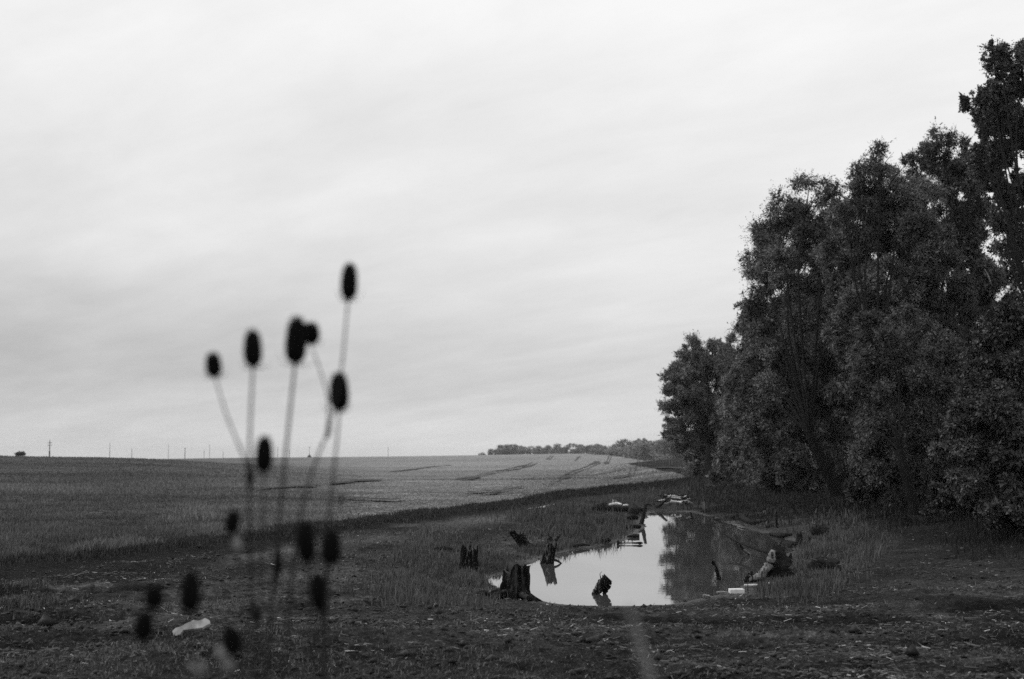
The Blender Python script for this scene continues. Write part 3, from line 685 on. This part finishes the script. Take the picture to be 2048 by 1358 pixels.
# utility poles along the skyline
PG = 'utility poles on the skyline'
poles = [(102,880,.5,2,'thick pole with two short crossarms, leftmost of the skyline poles'), (222,885,.26,0,'tall thin pole, second from the left on the skyline'), (266,897,.3,0,'short pole, third from the left on the skyline'),
         (339,888,.2,0,'thin pole, fourth from the left on the skyline'), (372,896,.36,1,'pole with a crossarm left of the teasel, fifth from the left'), (410,900,.2,0,'thin short pole, sixth from the left, left of the teasel stems'),
         (421,889,.22,0,'thin taller pole, seventh from the left, beside a shorter one'), (448,902,.2,0,'stubby thin pole, eighth from the left, just left of the teasel stems'), (557,894,.28,0,'pole on the skyline between two teasel stems, ninth from the left'),
         (580,898,.2,0,'faint pole right of the thick teasel stem, tenth from the left'), (620,894,.25,1,'pole with a dark lump at its foot, second from the right'), (777,893,.2,0,'faint lone pole far right on the skyline, right of the teasels')]
for (px, py, wd, arms, lbl) in poles:
    Y = 306 if px < 250 else 860
    x = (px-CX)/FPX*Y; zb = lz(x, Y)-.3; h = (HORIZON-py)/FPX*Y + CAM_H - zb; wd = wd*Y/860
    e = empty('utility_pole', (x, Y, zb), lbl, 'pole', PG)
    b = MB(); b.tube([(0, 0, 0), (0, 0, h*.55), (0, 0, h)], [wd*.6, wd*.5, wd*.4], 8); b.build('post', M['pole'], e)
    for a in range(arms):
        b = MB(); s = h*.12; zz = h*(.97-.13*a)-h*.12*(arms > 1)
        b.tube([(-s, 0, zz), (s, 0, zz)], wd*.28, 5); b.build('crossarm', M['pole'], e)
    if px == 102:
        b = MB(); b.tube([(0, 0, 0), (0, 0, h*.42)], [wd*.95, wd*.8], 8); b.build('sleeve', M['pole'], e)
    if px == 620:
        b = MB(); b.tube([(-1.2, 0, .2), (0, 0, 1.6), (1.2, 0, .2)], [.5, .9, .5], 7, .2, 3); b.build('footing_mound', M['pole'], e)

# ------------------------------------------------------------------ stumps, logs, sticks
def stump(px, py, h, r0, r1, lean, label, mat='bark', roots=3, seed=1, z=None, jag=.25, flat=1.0, splinters=3):
    p = hit(px, py) if z is None else Vector((*onz(px, py, z), z))
    e = empty('tree_stump', p, label, 'tree stump', 'old tree stumps round the pond'); rd = random.Random(seed)
    n, m = 28, 12; V = []; F = []
    ph = [rd.uniform(0, 6.28) for _ in range(5)]
    for j in range(m+1):
        t = j/m
        for k in range(n):
            th = 2*math.pi*k/n
            flare = (1-t)**3*.35*(1+.5*math.sin(3*th+ph[0]))
            rr = (r0+(r1-r0)*t)*(1+flare+.13*math.sin(5*th+ph[1]+t)+.07*math.sin(11*th+ph[2]-t*2)+rd.uniform(-.06, .06))
            top = 1+jag*(.5*math.sin(2*th+ph[3])+.35*math.sin(5*th+ph[4])+rd.uniform(-.25, .25))*t
            zz = -.12+(h+.12)*t*top
            V.append((rr*math.cos(th)+lean[0]*t**1.2*h, rr*flat*math.sin(th)+lean[1]*t*h, zz))
    for j in range(m):
        for k in range(n): F.append((j*n+k, j*n+(k+1) % n, (j+1)*n+(k+1) % n, (j+1)*n+k))
    b = MB(); b.add(V, F); b.build('trunk', M[mat], e)
    # sunken rotten top
    V2 = [V[m*n+k] for k in range(n)]; c = [sum(v[i] for v in V2)/n for i in range(3)]; inner = [tuple(c[i]+(v[i]-c[i])*.55 - (.06 if i == 2 else 0) for i in range(3)) for v in V2]
    VV = V2+inner+[(c[0], c[1], c[2]-.09)]; FF = [(k, (k+1) % n, n+(k+1) % n, n+k) for k in range(n)]+[(n+k, n+(k+1) % n, 2*n) for k in range(n)]
    b = MB(); b.add(VV, FF); b.build('cut_top', M['cut_wood'], e)
    for k in range(roots):
        th = rd.uniform(0, 6.28); L_ = rd.uniform(1.2, 2.4)*r0
        pts = spline([Vector((math.cos(th)*r0*.6, math.sin(th)*r0*.6, .16*h+.02)), Vector((math.cos(th)*(r0+L_*.4), math.sin(th)*(r0+L_*.4), .05)), Vector((math.cos(th+.3)*(r0+L_), math.sin(th+.3)*(r0+L_), -.06))], 5)
        b = MB(); b.tube(pts, np.linspace(r0*.32, r0*.08, len(pts)), 7, .18, seed+k); b.build('root', M[mat], e, True)
    for k in range(splinters):
        th = rd.uniform(0, 6.28); q = Vector((r1*.85*math.cos(th)+lean[0]*h, r1*.85*flat*math.sin(th)+lean[1]*h, h*.86))
        b = MB(); b.tube([q, q+Vector((rd.uniform(-.02, .02), 0, h*rd.uniform(.15, .28)))], [r1*.18, r1*.04], 5, .2, seed); b.build('splinter', M[mat], e)
    return e
stump(1028, 1197, .41, .19, .165, (.10, .0), 'thick dark stump standing at the near left tip of the pond', 'bark', 5, 3, None, .2)
stump(933, 1152, .44, .135, .12, (.10, .05), 'dark weathered stump with pale streaks in the grass left of the pond', 'grey_bark', 2, 4, None, .12)
stump(1058, 1096, .30, .11, .12, (-.85, .1), 'stump leaning left on the grassy shore behind the thick dark stump', 'grey_bark', 3, 5, None, .15)
stump(1108, 1083, .10, .09, .12, (.1, .1), 'short broken stump flaring at the top on the left shore', 'dark_bark', 2, 6, None, .5, 1, 4)
stump(1090, 1127, .34, .11, .085, (.35, .1), 'dark stump leaning right, standing in the shallow water', 'weathered', 1, 7, WATER_Z, .14)
# forked stub half sunk in the near water
def pnt(px, py, Y): return Vector(at(px, py, Y))
def wood(name, label, cat, paths, mat='dark_bark', group=None, rough=.15, extra=None):
    """paths: list of (points, radii, part name); first is the body"""
    o = Vector(paths[0][0][0]); e = empty(name, o, label, cat, group)
    for i, (pts, rad, nm) in enumerate(paths):
        sp = spline([Vector(p)-o for p in pts], 6); rr = np.interp(np.linspace(0, 1, len(sp)), np.linspace(0, 1, len(rad)), rad)
        b = MB(); b.tube(sp, rr, 11, rough*1.4, i+3); b.build(nm, M[mat if extra is None or i not in extra else extra[i]], e, True)
    return e
Yw = onz(1192, 1188, WATER_Z)[1]
wood('driftwood', 'forked stub of wood leaning right out of the bright water', 'driftwood',
     [([pnt(1186,1196,Yw), pnt(1197,1178,Yw), pnt(1206,1166,Yw), pnt(1216,1155,Yw)], [.035, .06, .075, .068], 'stub'),
      ([pnt(1208,1194,Yw+.1), pnt(1209,1185,Yw+.05), pnt(1214,1172,Yw), pnt(1218,1160,Yw)], [.022, .03, .05, .045], 'fork'),
      ([pnt(1202,1158,Yw), pnt(1200,1148,Yw), pnt(1204,1143,Yw)], [.008, .005, .002], 'twig')], 'weathered')
# the big torn root stump on the right shore
p0 = hit(1540, 1160); Yr = p0.y
wood('tree_stump', 'big torn stump with one pale curving root, on the right shore of the pond', 'tree stump',
     [([pnt(1560,1168,Yr), pnt(1556,1140,Yr), pnt(1556,1112,Yr), pnt(1560,1092,Yr)], [.20, .19, .15, .07], 'trunk'),
      ([pnt(1546,1100,Yr-.1), pnt(1542,1118,Yr-.12), pnt(1533,1138,Yr-.15), pnt(1517,1153,Yr-.15), pnt(1500,1158,Yr-.15), pnt(1490,1160,Yr-.15)], [.04, .065, .06, .052, .045, .03], 'bark_root'),
      ([pnt(1505,1150,Yr-.1), pnt(1497,1154,Yr-.15), pnt(1488,1166,Yr-.2)], [.05, .045, .02], 'root'),
      ([pnt(1530,1150,Yr), pnt(1515,1162,Yr-.1), pnt(1508,1172,Yr-.1)], [.09, .07, .03], 'root'),
      ([pnt(1562,1105,Yr), pnt(1560,1090,Yr), pnt(1566,1078,Yr)], [.03, .015, .004], 'splinter'),
      ([pnt(1552,1105,Yr), pnt(1548,1092,Yr), pnt(1551,1084,Yr)], [.03, .015, .004], 'splinter'),
      ([pnt(1570,1130,Yr), pnt(1580,1120,Yr), pnt(1582,1106,Yr)], [.06, .04, .01], 'root'),
      ([pnt(1566,1165,Yr), pnt(1590,1166,Yr-.1), pnt(1600,1174,Yr-.1)], [.06, .04, .01], 'root')], 'dark_bark', 'old tree stumps round the pond', .2, {1: 'pale_bark', 2: 'weathered'})
Yl = onz(1480, 1098, WATER_Z)[1]
wood('fallen_branch', 'dark crooked branch reaching left over the pond from the torn stump', 'branch',
     [([pnt(1536,1106,Yl-4), pnt(1510,1096,Yl-3), pnt(1482,1086,Yl-1.5), pnt(1462,1076,Yl-.6), pnt(1446,1067,Yl)], [.022, .032, .028, .022, .012], 'limb'),
      ([pnt(1519,1098,Yl-3.3), pnt(1512,1088,Yl-3), pnt(1507,1080,Yl-2.8)], [.016, .012, .004], 'twig'),
      ([pnt(1478,1086,Yl-1.5), pnt(1486,1098,Yl-1.5), pnt(1498,1108,Yl-1.7)], [.018, .026, .016], 'stub'),
      ([pnt(1470,1081,Yl-1), pnt(1478,1100,Yl-1.4), pnt(1494,1116,Yl-1.8)], [.018, .03, .026], 'stub')], 'dark_bark', None, .18)
wood('driftwood', 'short pale split of wood below the dark crooked branch', 'driftwood', [([pnt(1488,1099,Yl-2), pnt(1495,1104,Yl-2), pnt(1502,1109,Yl-2)], [.012, .018, .010], 'split')], 'pale_bark')
def stick(name, label, pts, rad, mat='dark_bark', Y=None, water=False, cat='stick', group=None):
    if Y is None: Y = onz(*pts[0], WATER_Z)[1] if water else hit(*pts[0]).y
    return wood(name, label, cat, [([pnt(a, b, Y) for a, b in pts], rad, 'shaft')], mat, group)
SG = 'sticks standing round the pond'
stick('stick', 'crooked pale tipped stick standing in the dark water on the right', [(1438,1160), (1437,1150), (1432,1137), (1425,1121)], [.028, .03, .026, .024], 'weathered', None, True, group=SG)
stick('post', 'short pale post on the far right shore', [(1411,1024), (1409,1016), (1406,1004)], [.06, .055, .05], 'pale_bark', None, False, 'post', SG)
stick('stick', 'thin dark stick standing in the far water', [(1384,1038), (1383,1030), (1381,1024)], [.022, .02, .015], 'dark_bark', None, True, group=SG)
stick('pole', 'long dark pole leaning right out of the far left water', [(1282,1049), (1285,1040), (1288,1026), (1291,1010)], [.06, .055, .05, .035], 'dark_bark', None, True, 'pole', SG)
stick('pole', 'dark pole leaning steeply right at the far end of the pond', [(1313,1016), (1324,1007), (1334,998)], [.05, .045, .04], 'dark_bark', None, False, 'pole', SG)
stick('post', 'thin dark post in the grass behind the crooked branch', [(1555,1056), (1553,1040), (1552,1022)], [.022, .02, .018], 'bark', None, False, 'post', SG)
stick('post', 'thin faint post right of the dark post behind the crooked branch', [(1579,1048), (1578,1040), (1577,1026)], [.016, .015, .012], 'dark_bark', None, False, 'post', SG)
stick('stick', 'small white stub in the grass left of the thin posts', [(1531,1031), (1529,1026), (1527,1022)], [.035, .04, .03], 'white_board', None, False, group=SG)
stick('stick', 'short pale stem under the trees, left of a longer one', [(1864,1032), (1865,1026), (1866,1019)], [.012, .014, .010], 'pale_bark', None, False, group=SG)
stick('stick', 'long pale stem leaning left under the trees', [(1890,1040), (1887,1026), (1885,1012), (1885,1000)], [.016, .016, .012, .008], 'pale_bark', None, False, group=SG)
stick('stick', 'broken pale branch hanging high in the gap of the right trees', [(1983,570), (1975,550), (1969,538)], [.022, .03, .012], 'pale_slab', 49.0, False)
stick('stick', 'pale peeling stem low in front of the dark trunks', [(1786,985), (1782,974), (1780,966)], [.02, .022, .01], 'pale_bark', 46.0, False)
# logs
LG = 'logs and branches lying on the far shore'
def log(label, pts, rad, mat='dark_bark', name='log', zoff=.06, water=False, extra=None):
    P = []
    for a, b in pts:
        q = Vector((*onz(a, b, WATER_Z+.03), WATER_Z+.03)) if water else hit(a, b)+Vector((0, 0, zoff))
        P.append(q)
    return wood(name, label, 'log', [(P, rad, 'shaft')] + (extra(P) if extra else []), mat, LG)
log('long dark log lying across the left shore at the far end of the pond', [(1184,1021), (1215,1022), (1250,1023), (1292,1023)], [.06, .10, .10, .05])
log('short split log with pale wood resting behind the long dark log', [(1196,1016), (1210,1010)], [.06, .07], 'weathered')
log('dark upright root block at the right end of the long log', [(1268,1031), (1266,1022), (1265,1012)], [.17, .15, .08], 'dark_bark', 'root_block')
log('pale barkless wood lying along the top of the long dark log', [(1219,1018), (1232,1016), (1243,1017)], [.03, .05, .03], 'white_board', 'log', .14)
log('small pale chunk lying near the right end of the long log', [(1247,1018), (1255,1018)], [.03, .04], 'white_board', 'log', .12)
log('dark log half out of the water beside the leaning pole', [(1240,1058), (1260,1057), (1280,1057)], [.03, .05, .05], 'dark_bark', 'log', .05)
log('short dark log floating below the leaning pole', [(1255,1073), (1270,1072), (1279,1072)], [.02, .045, .045], 'dark_bark', 'log', .05, True)
log('thin floating stick with knobs at both ends', [(1234,1086), (1237,1086), (1242,1086), (1262,1086), (1280,1086), (1286,1086)], [.05, .06, .012, .011, .03, .008], 'dark_bark', 'floating_stick', .03, True)
log('broken dark root lump on the left shore near the leaning pole', [(1256,1040), (1266,1038), (1276,1039)], [.04, .08, .06], 'bark', 'root_block')
log('round dark end of a sunken log in the grass left of the pond', [(1157,1036), (1161,1033), (1166,1034)], [.07, .10, .07], 'dark_bark')
log('crooked branch lying in the grass left of the streaked stump in the grass', [(869,1106), (885,1103), (903,1106), (918,1109)], [.03, .04, .04, .02], 'bark', 'fallen_branch')
log('dark arched branch lying on the right shore mud', [(1463,1040), (1478,1034), (1488,1042), (1508,1050), (1530,1046)], [.02, .06, .09, .05, .02], 'dark_bark', 'fallen_branch')
log('thin stick lying at the far left of the shore by the leaning poles', [(1289,1013), (1310,1012)], [.03, .03], 'weathered', 'fallen_branch')
log('light twig lying on the soil below the dark root ball', [(1557,1147), (1578,1142)], [.010, .008], 'pale_bark', 'fallen_branch', .05)
log('pale stick lying on the soil right of the root ball', [(1628,1137), (1640,1135), (1655,1133)], [.010, .012, .006], 'pale_bark', 'fallen_branch', .07)
log('short pale stick on the bare soil right of the white block', [(1628,1182), (1650,1180), (1668,1181)], [.006, .010, .006], 'pale_bark', 'fallen_branch', .03)
log('thin bent branch on the far right shore, left of the arched branch', [(1425,1044), (1440,1042), (1452,1046)], [.02, .035, .015], 'dark_bark', 'fallen_branch')
log('dark branch half sunk along the right shore below the thin posts', [(1540,1072), (1562,1076), (1584,1074)], [.03, .06, .03], 'dark_bark', 'fallen_branch')
log('short broken root poking from the mud just right of the arched branch', [(1534,1056), (1540,1050), (1538,1043)], [.05, .045, .01], 'bark', 'fallen_branch', .0)
log('small pale twig at the waterline of the far right shore', [(1475,1058), (1490,1060)], [.018, .012], 'pale_bark', 'fallen_branch')
log('dark forked twig lying at the middle of the left shore', [(1148,1098), (1163,1095), (1180,1097)], [.02, .03, .01], 'dark_bark', 'fallen_branch')
log('low dark lump of wood on the left shore, nearest the floating stick', [(1206,1087), (1214,1085), (1222,1086)], [.03, .05, .03], 'bark', 'fallen_branch')
# dark stumps in the right hand grass
stump(1606, 1093, .20, .15, .13, (.1, 0), 'squat black stump in the tall grass right of the pond', 'dark_bark', 4, 15, None, .5, 1, 4)
def root_ball(px, py, r, label, seed, pale=3):
    p = hit(px, py); e = empty('root_ball', p, label, 'root ball', 'uprooted root balls right of the pond'); rd = random.Random(seed)
    V = []; F = []; n, m = 18, 9
    for j in range(m+1):
        ph = math.pi*j/m
        for k in range(n):
            th = 2*math.pi*k/n; rr = r*(1+.35*float(vn3(np.array([math.cos(th)*math.sin(ph)*2+50]), np.array([math.sin(th)*math.sin(ph)*2+50]), np.array([math.cos(ph)*2+50.]), seed)[0])+rd.uniform(-.08, .08))
            V.append((rr*1.25*math.sin(ph)*math.cos(th), rr*math.sin(ph)*math.sin(th), r*.55+rr*.75*math.cos(ph)))
    for j in range(m):
        for k in range(n): F.append((j*n+k, (j+1)*n+k, (j+1)*n+(k+1) % n, j*n+(k+1) % n))
    b = MB(); b.add(V, F); b.build('soil_lump', M['dark_bark'], e)
    for k in range(9):
        th = rd.uniform(0, 6.28); el_ = rd.uniform(0, .9); d = Vector((math.cos(th)*math.cos(el_), math.sin(th)*math.cos(el_), math.sin(el_)))
        a = Vector((0, 0, r*.5))+d*r*.7; c = a+d*r*rd.uniform(.5, 1.1); mid = a.lerp(c, .5)+Vector((rd.uniform(-.3, .3)*r, 0, rd.uniform(-.2, .3)*r))
        sp = spline([a, mid, c], 5); b = MB(); b.tube(sp, np.linspace(r*.10, r*.02, len(sp)), 6, .15, k); b.build('root', M['pale_bark' if k < pale else 'bark'], e, True)
root_ball(1648, 1146, .19, 'black root ball with pale twisted roots, in front of the tall grass', 51, 3)
root_ball(1640, 1071, .17, 'torn root ball with one pale root, farther back at the grass edge', 52, 1)
root_ball(966, 1192, .06, 'small lump of roots left of the thick dark stump', 53, 0)
# things of pale board, block, bark
def slab(px, py, dims, rot, label, name, cat, mat, tilt=(0, 0), lift=0.0, group=None, bend=0.0, jag=0.0, seed=1):
    p = hit(px, py); p.z += lift; rd = random.Random(seed); L_, W_, H_ = dims; n = 10; V = []; F = []
    for i in range(n+1):
        t = i/n-.5; zz = bend*(t*t*4-1)*-1
        j1 = jag*rd.uniform(-1, 1)*W_*(1 if 0 < i < n else .4); j2 = jag*rd.uniform(-1, 1)*W_*(1 if 0 < i < n else .4)
        if jag: W2 = W_; W_ = W2*(.5 if i in (0, n) else .85 if i in (1, n-1) else 1.0)
        for (yy, z_) in ((-W_/2+j1, 0), (W_/2+j2, 0), (W_/2+j2, H_), (-W_/2+j1, H_)): V.append((t*L_, yy, z_+zz))
        if jag: W_ = W2
    for i in range(n):
        a = i*4; c = a+4
        for k in range(4): F.append((a+k, a+(k+1) % 4, c+(k+1) % 4, c+k))
    F += [(3, 2, 1, 0), (n*4, n*4+1, n*4+2, n*4+3)]
    b = MB(); b.add(V, F); o = b.build(name, M[mat]); o.location = p; o.rotation_euler = (tilt[0], tilt[1], rot)
    md = o.modifiers.new('bevel', 'BEVEL'); md.width = min(dims)*.12; md.segments = 2
    return tag(o, label, cat, group)
slab(1473, 1187, (.20, .14, .065), .06, 'clean white block lying on the near right shore', 'block', 'block', 'concrete')
slab(1502, 1174, (.20, .06, .02), .1, 'white board lying behind the right end of the white block', 'board', 'board', 'white_board', (0, 0), .02, None, 0, .1, 4)
slab(1544, 1172, (.15, .08, .02), .2, 'jagged white flake on the soil right of the white block', 'bark_flake', 'bark', 'white_board', (.2, 0), .02, None, .01, .3, 5)
slab(1443, 1189, (.17, .08, .02), .55, 'long dull white plank at the waterline left of the white block', 'board', 'board', 'pale_bark', (.1, 0), .02, None, 0, .2, 6)
slab(1412, 1196, (.10, .10, .03), .5, 'small dull white chunk at the waterline, leftmost of the pale debris', 'bark_flake', 'bark', 'pale_bark', (.1, 0), .01, None, 0, .3, 7)
slab(384, 1271, (.34, .085, .028), .1, 'curled pale slab of bark lying on the soil among the teasels', 'bark_slab', 'bark', 'pale_slab', (.75, -.30), .055, None, .03, .22, 8)
# piles of pale sticks at the far end of the pond
def pile(px, py, w_, h_, label, seed, n=22):
    p = hit(px, py); e = empty('brush_pile', p, label, 'brush pile', 'heaps of pale broken wood'); rd = random.Random(seed)
    for k in range(n):
        a = Vector((rd.uniform(-.5, .5)*w_, rd.uniform(-1.2, 1.2), rd.uniform(.02, 1)*h_*.6)); d = Vector((rd.uniform(-1, 1), rd.uniform(-.6, .6), rd.uniform(-.25, .35)))*rd.uniform(.15, .35)
        b = MB(); b.tube([a-d, a, a+d], [.015, .03, .02], 5, .2, k); b.build('pale_stick', M['white_board' if k % 2 else 'pale_slab'], e)
    for k in range(n):
        a = Vector((rd.uniform(-.5, .5)*w_, rd.uniform(-1.2, 1.2), rd.uniform(.0, .6)*h_)); d = Vector((rd.uniform(-1, 1), rd.uniform(-.6, .6), rd.uniform(-.2, .3)))*rd.uniform(.2, .45)
        b = MB(); b.tube([a-d, a, a+d], [.02, .035, .02], 5, .2, k); b.build('dark_stick', M['dark_bark'], e)
pile(1350, 997, .7, .16, 'heap of pale broken sticks at the far end of the pond', 61)
pile(1352, 1005, .9, .08, 'low scatter of pale sticks on the mud in front of the stick heap', 62, 12)
pile(1437, 974, .8, .15, 'heap of pale rubble and sticks on the track by the trees', 63, 20)
slab(1227, 1011, (.16, .10, .22), .3, 'small white chunk standing on the shore above the long dark log', 'chunk', 'wood chunk', 'pale_slab', (.1, .2), -.03, None, 0, .2, 64)
# wet wheel ruts far along the track
def puddle(pts, width):
    W = spline([Vector((*onz(a, b, .02), .02)) for a, b in pts], 6); V = []; F = []
    for i, p in enumerate(W):
        d = (W[min(i+1, len(W)-1)]-W[max(i-1, 0)]).normalized(); nn = Vector((-d.y, d.x, 0)); ww = width*math.sin(math.pi*(i+.6)/(len(W)+.2))
        for s in (-.5, .5):
            q = p+nn*ww*s; V.append((q.x, q.y, lz(p.x, p.y)+.05))
        if i: F.append((2*i-2, 2*i-1, 2*i+1, 2*i))
    b = MB(); b.add(V, F); kind(b.build('puddle', M['water']), 'structure')
puddle([(1372, 970), (1386, 964), (1403, 958)], .35); puddle([(1388, 967), (1398, 964)], .4)
puddle([(1055, 1015), (1085, 1011), (1112, 1008)], .22)

# ------------------------------------------------------------------ teasels close to the camera
def egg(L_, W_, n=18, m=14):
    V = []; F = []
    for j in range(m+1):
        t = j/m; prof = max(0.0, 1-abs(2*t-1)**3.0)**.5*(1-.20*t)
        for k in range(n):
            a = 2*math.pi*k/n; V.append((W_*.5*prof*math.cos(a), W_*.5*prof*math.sin(a), L_*t))
    for j in range(m):
        for k in range(n): F.append((j*n+k, j*n+(k+1) % n, (j+1)*n+(k+1) % n, (j+1)*n+k))
    return V, F
def teasel(label, base_px, Y, stems, heads, leaves=(), pale=(), seed=1):
    rd = random.Random(seed)
    bx = at(*base_px, Y); root = empty('teasel', (bx[0], Y, lz(bx[0], Y)), label, 'teasel', 'dead teasels in the foreground')
    o = Vector(root.location)
    P = lambda a, b, dy=0.0: pnt(a, b, Y+dy)-o
    b = MB()
    for pts, r in stems:
        L3 = [P(*q) for q in pts]
        sp = spline(L3, 8); b.tube(sp, np.linspace(r*1.35, r*.8, len(sp)), 8, .05, seed)
        for q in sp[::3]:                                            # prickles
            for _ in range(3):
                a = rd.uniform(0, 6.28); d = Vector((math.cos(a), math.sin(a), -.2))*.005; b.tube([q, q+d*1.2], [.0008, .0002], 4)
    # main stem down to its root
    low = P(*stems[0][0][0]); b.tube(spline([Vector((0, 0, -.03)), low.lerp(Vector((0, 0, 0)), .5)+Vector((.005, 0, 0)), low], 6), stems[0][1]*1.1, 8)
    b.build('stem', M['teasel_stem'], root, True)
    for (px, py, L_, W_, tx, dy) in heads:
        hp = bpy.data.objects.new('x', None); bpy.data.objects.remove(hp)
        s = (Y+dy)/FPX; l, wd = L_*s, W_*s*1.16
        b = MB(); V, F = egg(l, wd*.95); b.add(V, F)
        for k in range(420):                                         # spiny bristles
            t = (k+.5)/420; a = k*2.39996; prof = max(0.0, 1-abs(2*t-1)**3.0)**.5*(1-.20*t)
            q = Vector((wd*.42*prof*math.cos(a), wd*.42*prof*math.sin(a), l*t)); d = Vector((math.cos(a)*.8, math.sin(a)*.8, .55+.6*t)).normalized()
            b.tube([q, q+d*wd*rd.uniform(.10, .2)], [wd*.018, wd*.003], 3, cap=False)
        h = b.build('seed_head', M['teasel'], root)
        h.location = P(px, py, dy); h.rotation_euler = (rd.uniform(-.06, .06), tx, rd.uniform(0, .2))
        b = MB()
        for k in range(7):
            a = 2*math.pi*k/7+rd.uniform(-.3, .3); ln = wd*rd.uniform(.6, 1.1)
            b.tube(spline([Vector((0, 0, 0)), Vector((math.cos(a)*ln*.5, math.sin(a)*ln*.5, -.02*l)), Vector((math.cos(a)*ln*.8, math.sin(a)*ln*.8, l*rd.uniform(.1, .3)))], 4), np.linspace(.0012, .0003, 9), 4)
        b.build('bracts', M['teasel_stem'], h)
    for (pts, r) in leaves:
        L3 = [P(*q) for q in pts]; sp = spline(L3, 6); b = MB(); b.tube(sp, [r*math.sin(math.pi*(i+.7)/(len(sp)+.4)) for i in range(len(sp))], 7, .2, seed); b.build('dry_leaf', M['teasel'], root)
    for (pts, r) in pale:
        L3 = [P(*q) for q in pts]; sp = spline(L3, 6); b = MB(); b.tube(sp, [r*math.sin(math.pi*(i+.7)/(len(sp)+.4)) for i in range(len(sp))], 7, .2, seed); b.build('pale_leaf', M['dry'], root)
    return root
mm = .001
# heads: (px, py of the base, length, width, tilt, dy)
teasel('tall teasel with the largest head, centre of the clump, with a small head beside it', (535, 1358), 2.85,
       [([(528,1420),(540,1250),(556,1060),(572,900),(590,728)], 3.4*mm)], [(590,728,94,42,.03,0)], [([(552,1170),(556,1130),(560,1095)], .008), ([(520,1250),(508,1225),(500,1200)], .008)], [], 1)
teasel('teasel with three heads at the left of the tall clump', (515, 1358), 2.75,
       [([(508,1420),(505,1200),(499,1050),(499,940),(501,840),(506,734)], 2.8*mm), ([(499,950),(484,905),(455,835),(430,754)], 1.8*mm), ([(520,1330),(522,1150),(526,1040),(527,945)], 2.2*mm)],
       [(506,734,74,36,-.03,0), (429,754,48,31,-.1,0), (527,944,70,34,.02,0)], [([(499,985),(500,955),(500,930)], .007)], [], 2)
teasel('teasel on the right of the clump carrying the highest head', (645, 1358), 2.9,
       [([(560,1420),(575,1250),(590,1100),(608,1000),(632,922),(655,862),(672,800),(684,730),(696,602)], 2.4*mm), ([(655,865),(656,800),(640,740),(622,690)], 1.5*mm)],
       [(697,600,74,33,.03,0), (622,688,42,34,-.03,.05)], [([(654,880),(657,860),(660,840)], .005)], [], 3)
teasel('teasel on the right with its head just under the highest one', (665, 1358), 2.95,
       [([(652,1420),(652,1200),(655,1090),(661,1000),(672,900),(679,822)], 2.6*mm)], [(679,822,76,38,-.03,0)], [([(676,1010),(682,998),(690,992)], .005)], [], 4)
teasel('teasel with two dim heads side by side low on the right', (640, 1400), 2.6,
       [([(630,1430),(625,1300),(618,1200),(614,1122)], 2.4*mm), ([(625,1300),(650,1220),(660,1126)], 1.8*mm)], [(615,1124,78,36,-.08,0), (661,1128,66,38,.02,.2)], [], [], 5)
teasel('low teasel with a single leaning head at the lower right of the clump', (650, 1400), 2.65,
       [([(646,1430),(645,1300),(643,1222)], 2.4*mm)], [(643,1222,74,34,-.14,0)], [], [], 6)
teasel('low teasel with three heads at the lower left of the clump', (390, 1430), 2.5,
       [([(400,1460),(392,1360),(384,1290),(380,1224)], 2.4*mm), ([(392,1360),(350,1290),(318,1240),(309,1215)], 1.5*mm), ([(392,1380),(330,1340),(296,1300),(285,1279)], 1.5*mm)],
       [(380,1224,78,38,.0,0), (311,1216,42,36,-.15,0), (284,1280,54,36,.1,0)], [], [([(400,1360),(390,1340),(372,1325)], .007), ([(410,1350),(405,1335),(390,1320)], .006)], 7)
teasel('teasel with a small leaning head over a pale curled leaf', (470, 1380), 2.7,
       [([(490,1420),(488,1250),(482,1150),(470,1090),(461,1064)], 1.6*mm)], [(460,1066,44,28,.2,0)], [], [([(476,1108),(474,1090),(470,1068)], .009)], 8)
teasel('low teasel whose dim head stands over pale dead leaves at the bottom', (470, 1400), 2.3,
       [([(476,1440),(472,1370),(468,1308)], 2.2*mm)], [(467,1310,60,38,-.1,0)], [], [([(440,1290),(446,1310),(462,1330)], .012), ([(480,1268),(470,1256),(458,1250)], .007), ([(470,1340),(456,1330),(440,1322)], .010)], 9)
# pale dry grass stalk right in front of the lens
Yg = 1.6
gx = at(1400, 1358, Yg)[0]
e = empty('dry_grass', (gx, Yg, lz(gx, Yg)), 'pale out of focus grass blade rising at the bottom of the view', 'grass blade')
o = Vector(e.location); b = MB()
b.tube(spline([Vector((0, 0, -.02)), pnt(1396,2900,Yg)-o, pnt(1378,2200,Yg)-o, pnt(1352,1700,Yg)-o, pnt(1316,1430,Yg)-o, pnt(1284,1300,Yg)-o, pnt(1256,1213,Yg)-o], 8), [.0055]*33+list(np.linspace(.0055, .0022, 16)), 6)
b.build('blade', M['dry'], e, True)

# ------------------------------------------------------------------ air over the fields
def haze():
    m = bpy.data.materials.new('haze'); m.use_nodes = True; t = m.node_tree; t.nodes.clear()
    v = t.nodes.new('ShaderNodeVolumePrincipled'); v.inputs['Color'].default_value = (.9, .9, .9, 1); v.inputs['Density'].default_value = .00013
    v.inputs['Anisotropy'].default_value = 0.2
    oo = t.nodes.new('ShaderNodeOutputMaterial'); t.links.new(v.outputs[0], oo.inputs['Volume'])
    V = [(x, y, z) for z in (-62, 18) for y in (-1500, 6100) for x in (-3500, 3500)]
    F = [(0, 2, 3, 1), (4, 5, 7, 6), (0, 1, 5, 4), (2, 6, 7, 3), (0, 4, 6, 2), (1, 3, 7, 5)]
    b = MB(); b.add(V, F); o = b.build('haze', m); kind(o, 'stuff', 'thin pale haze lying over the fields', 'haze')
haze()
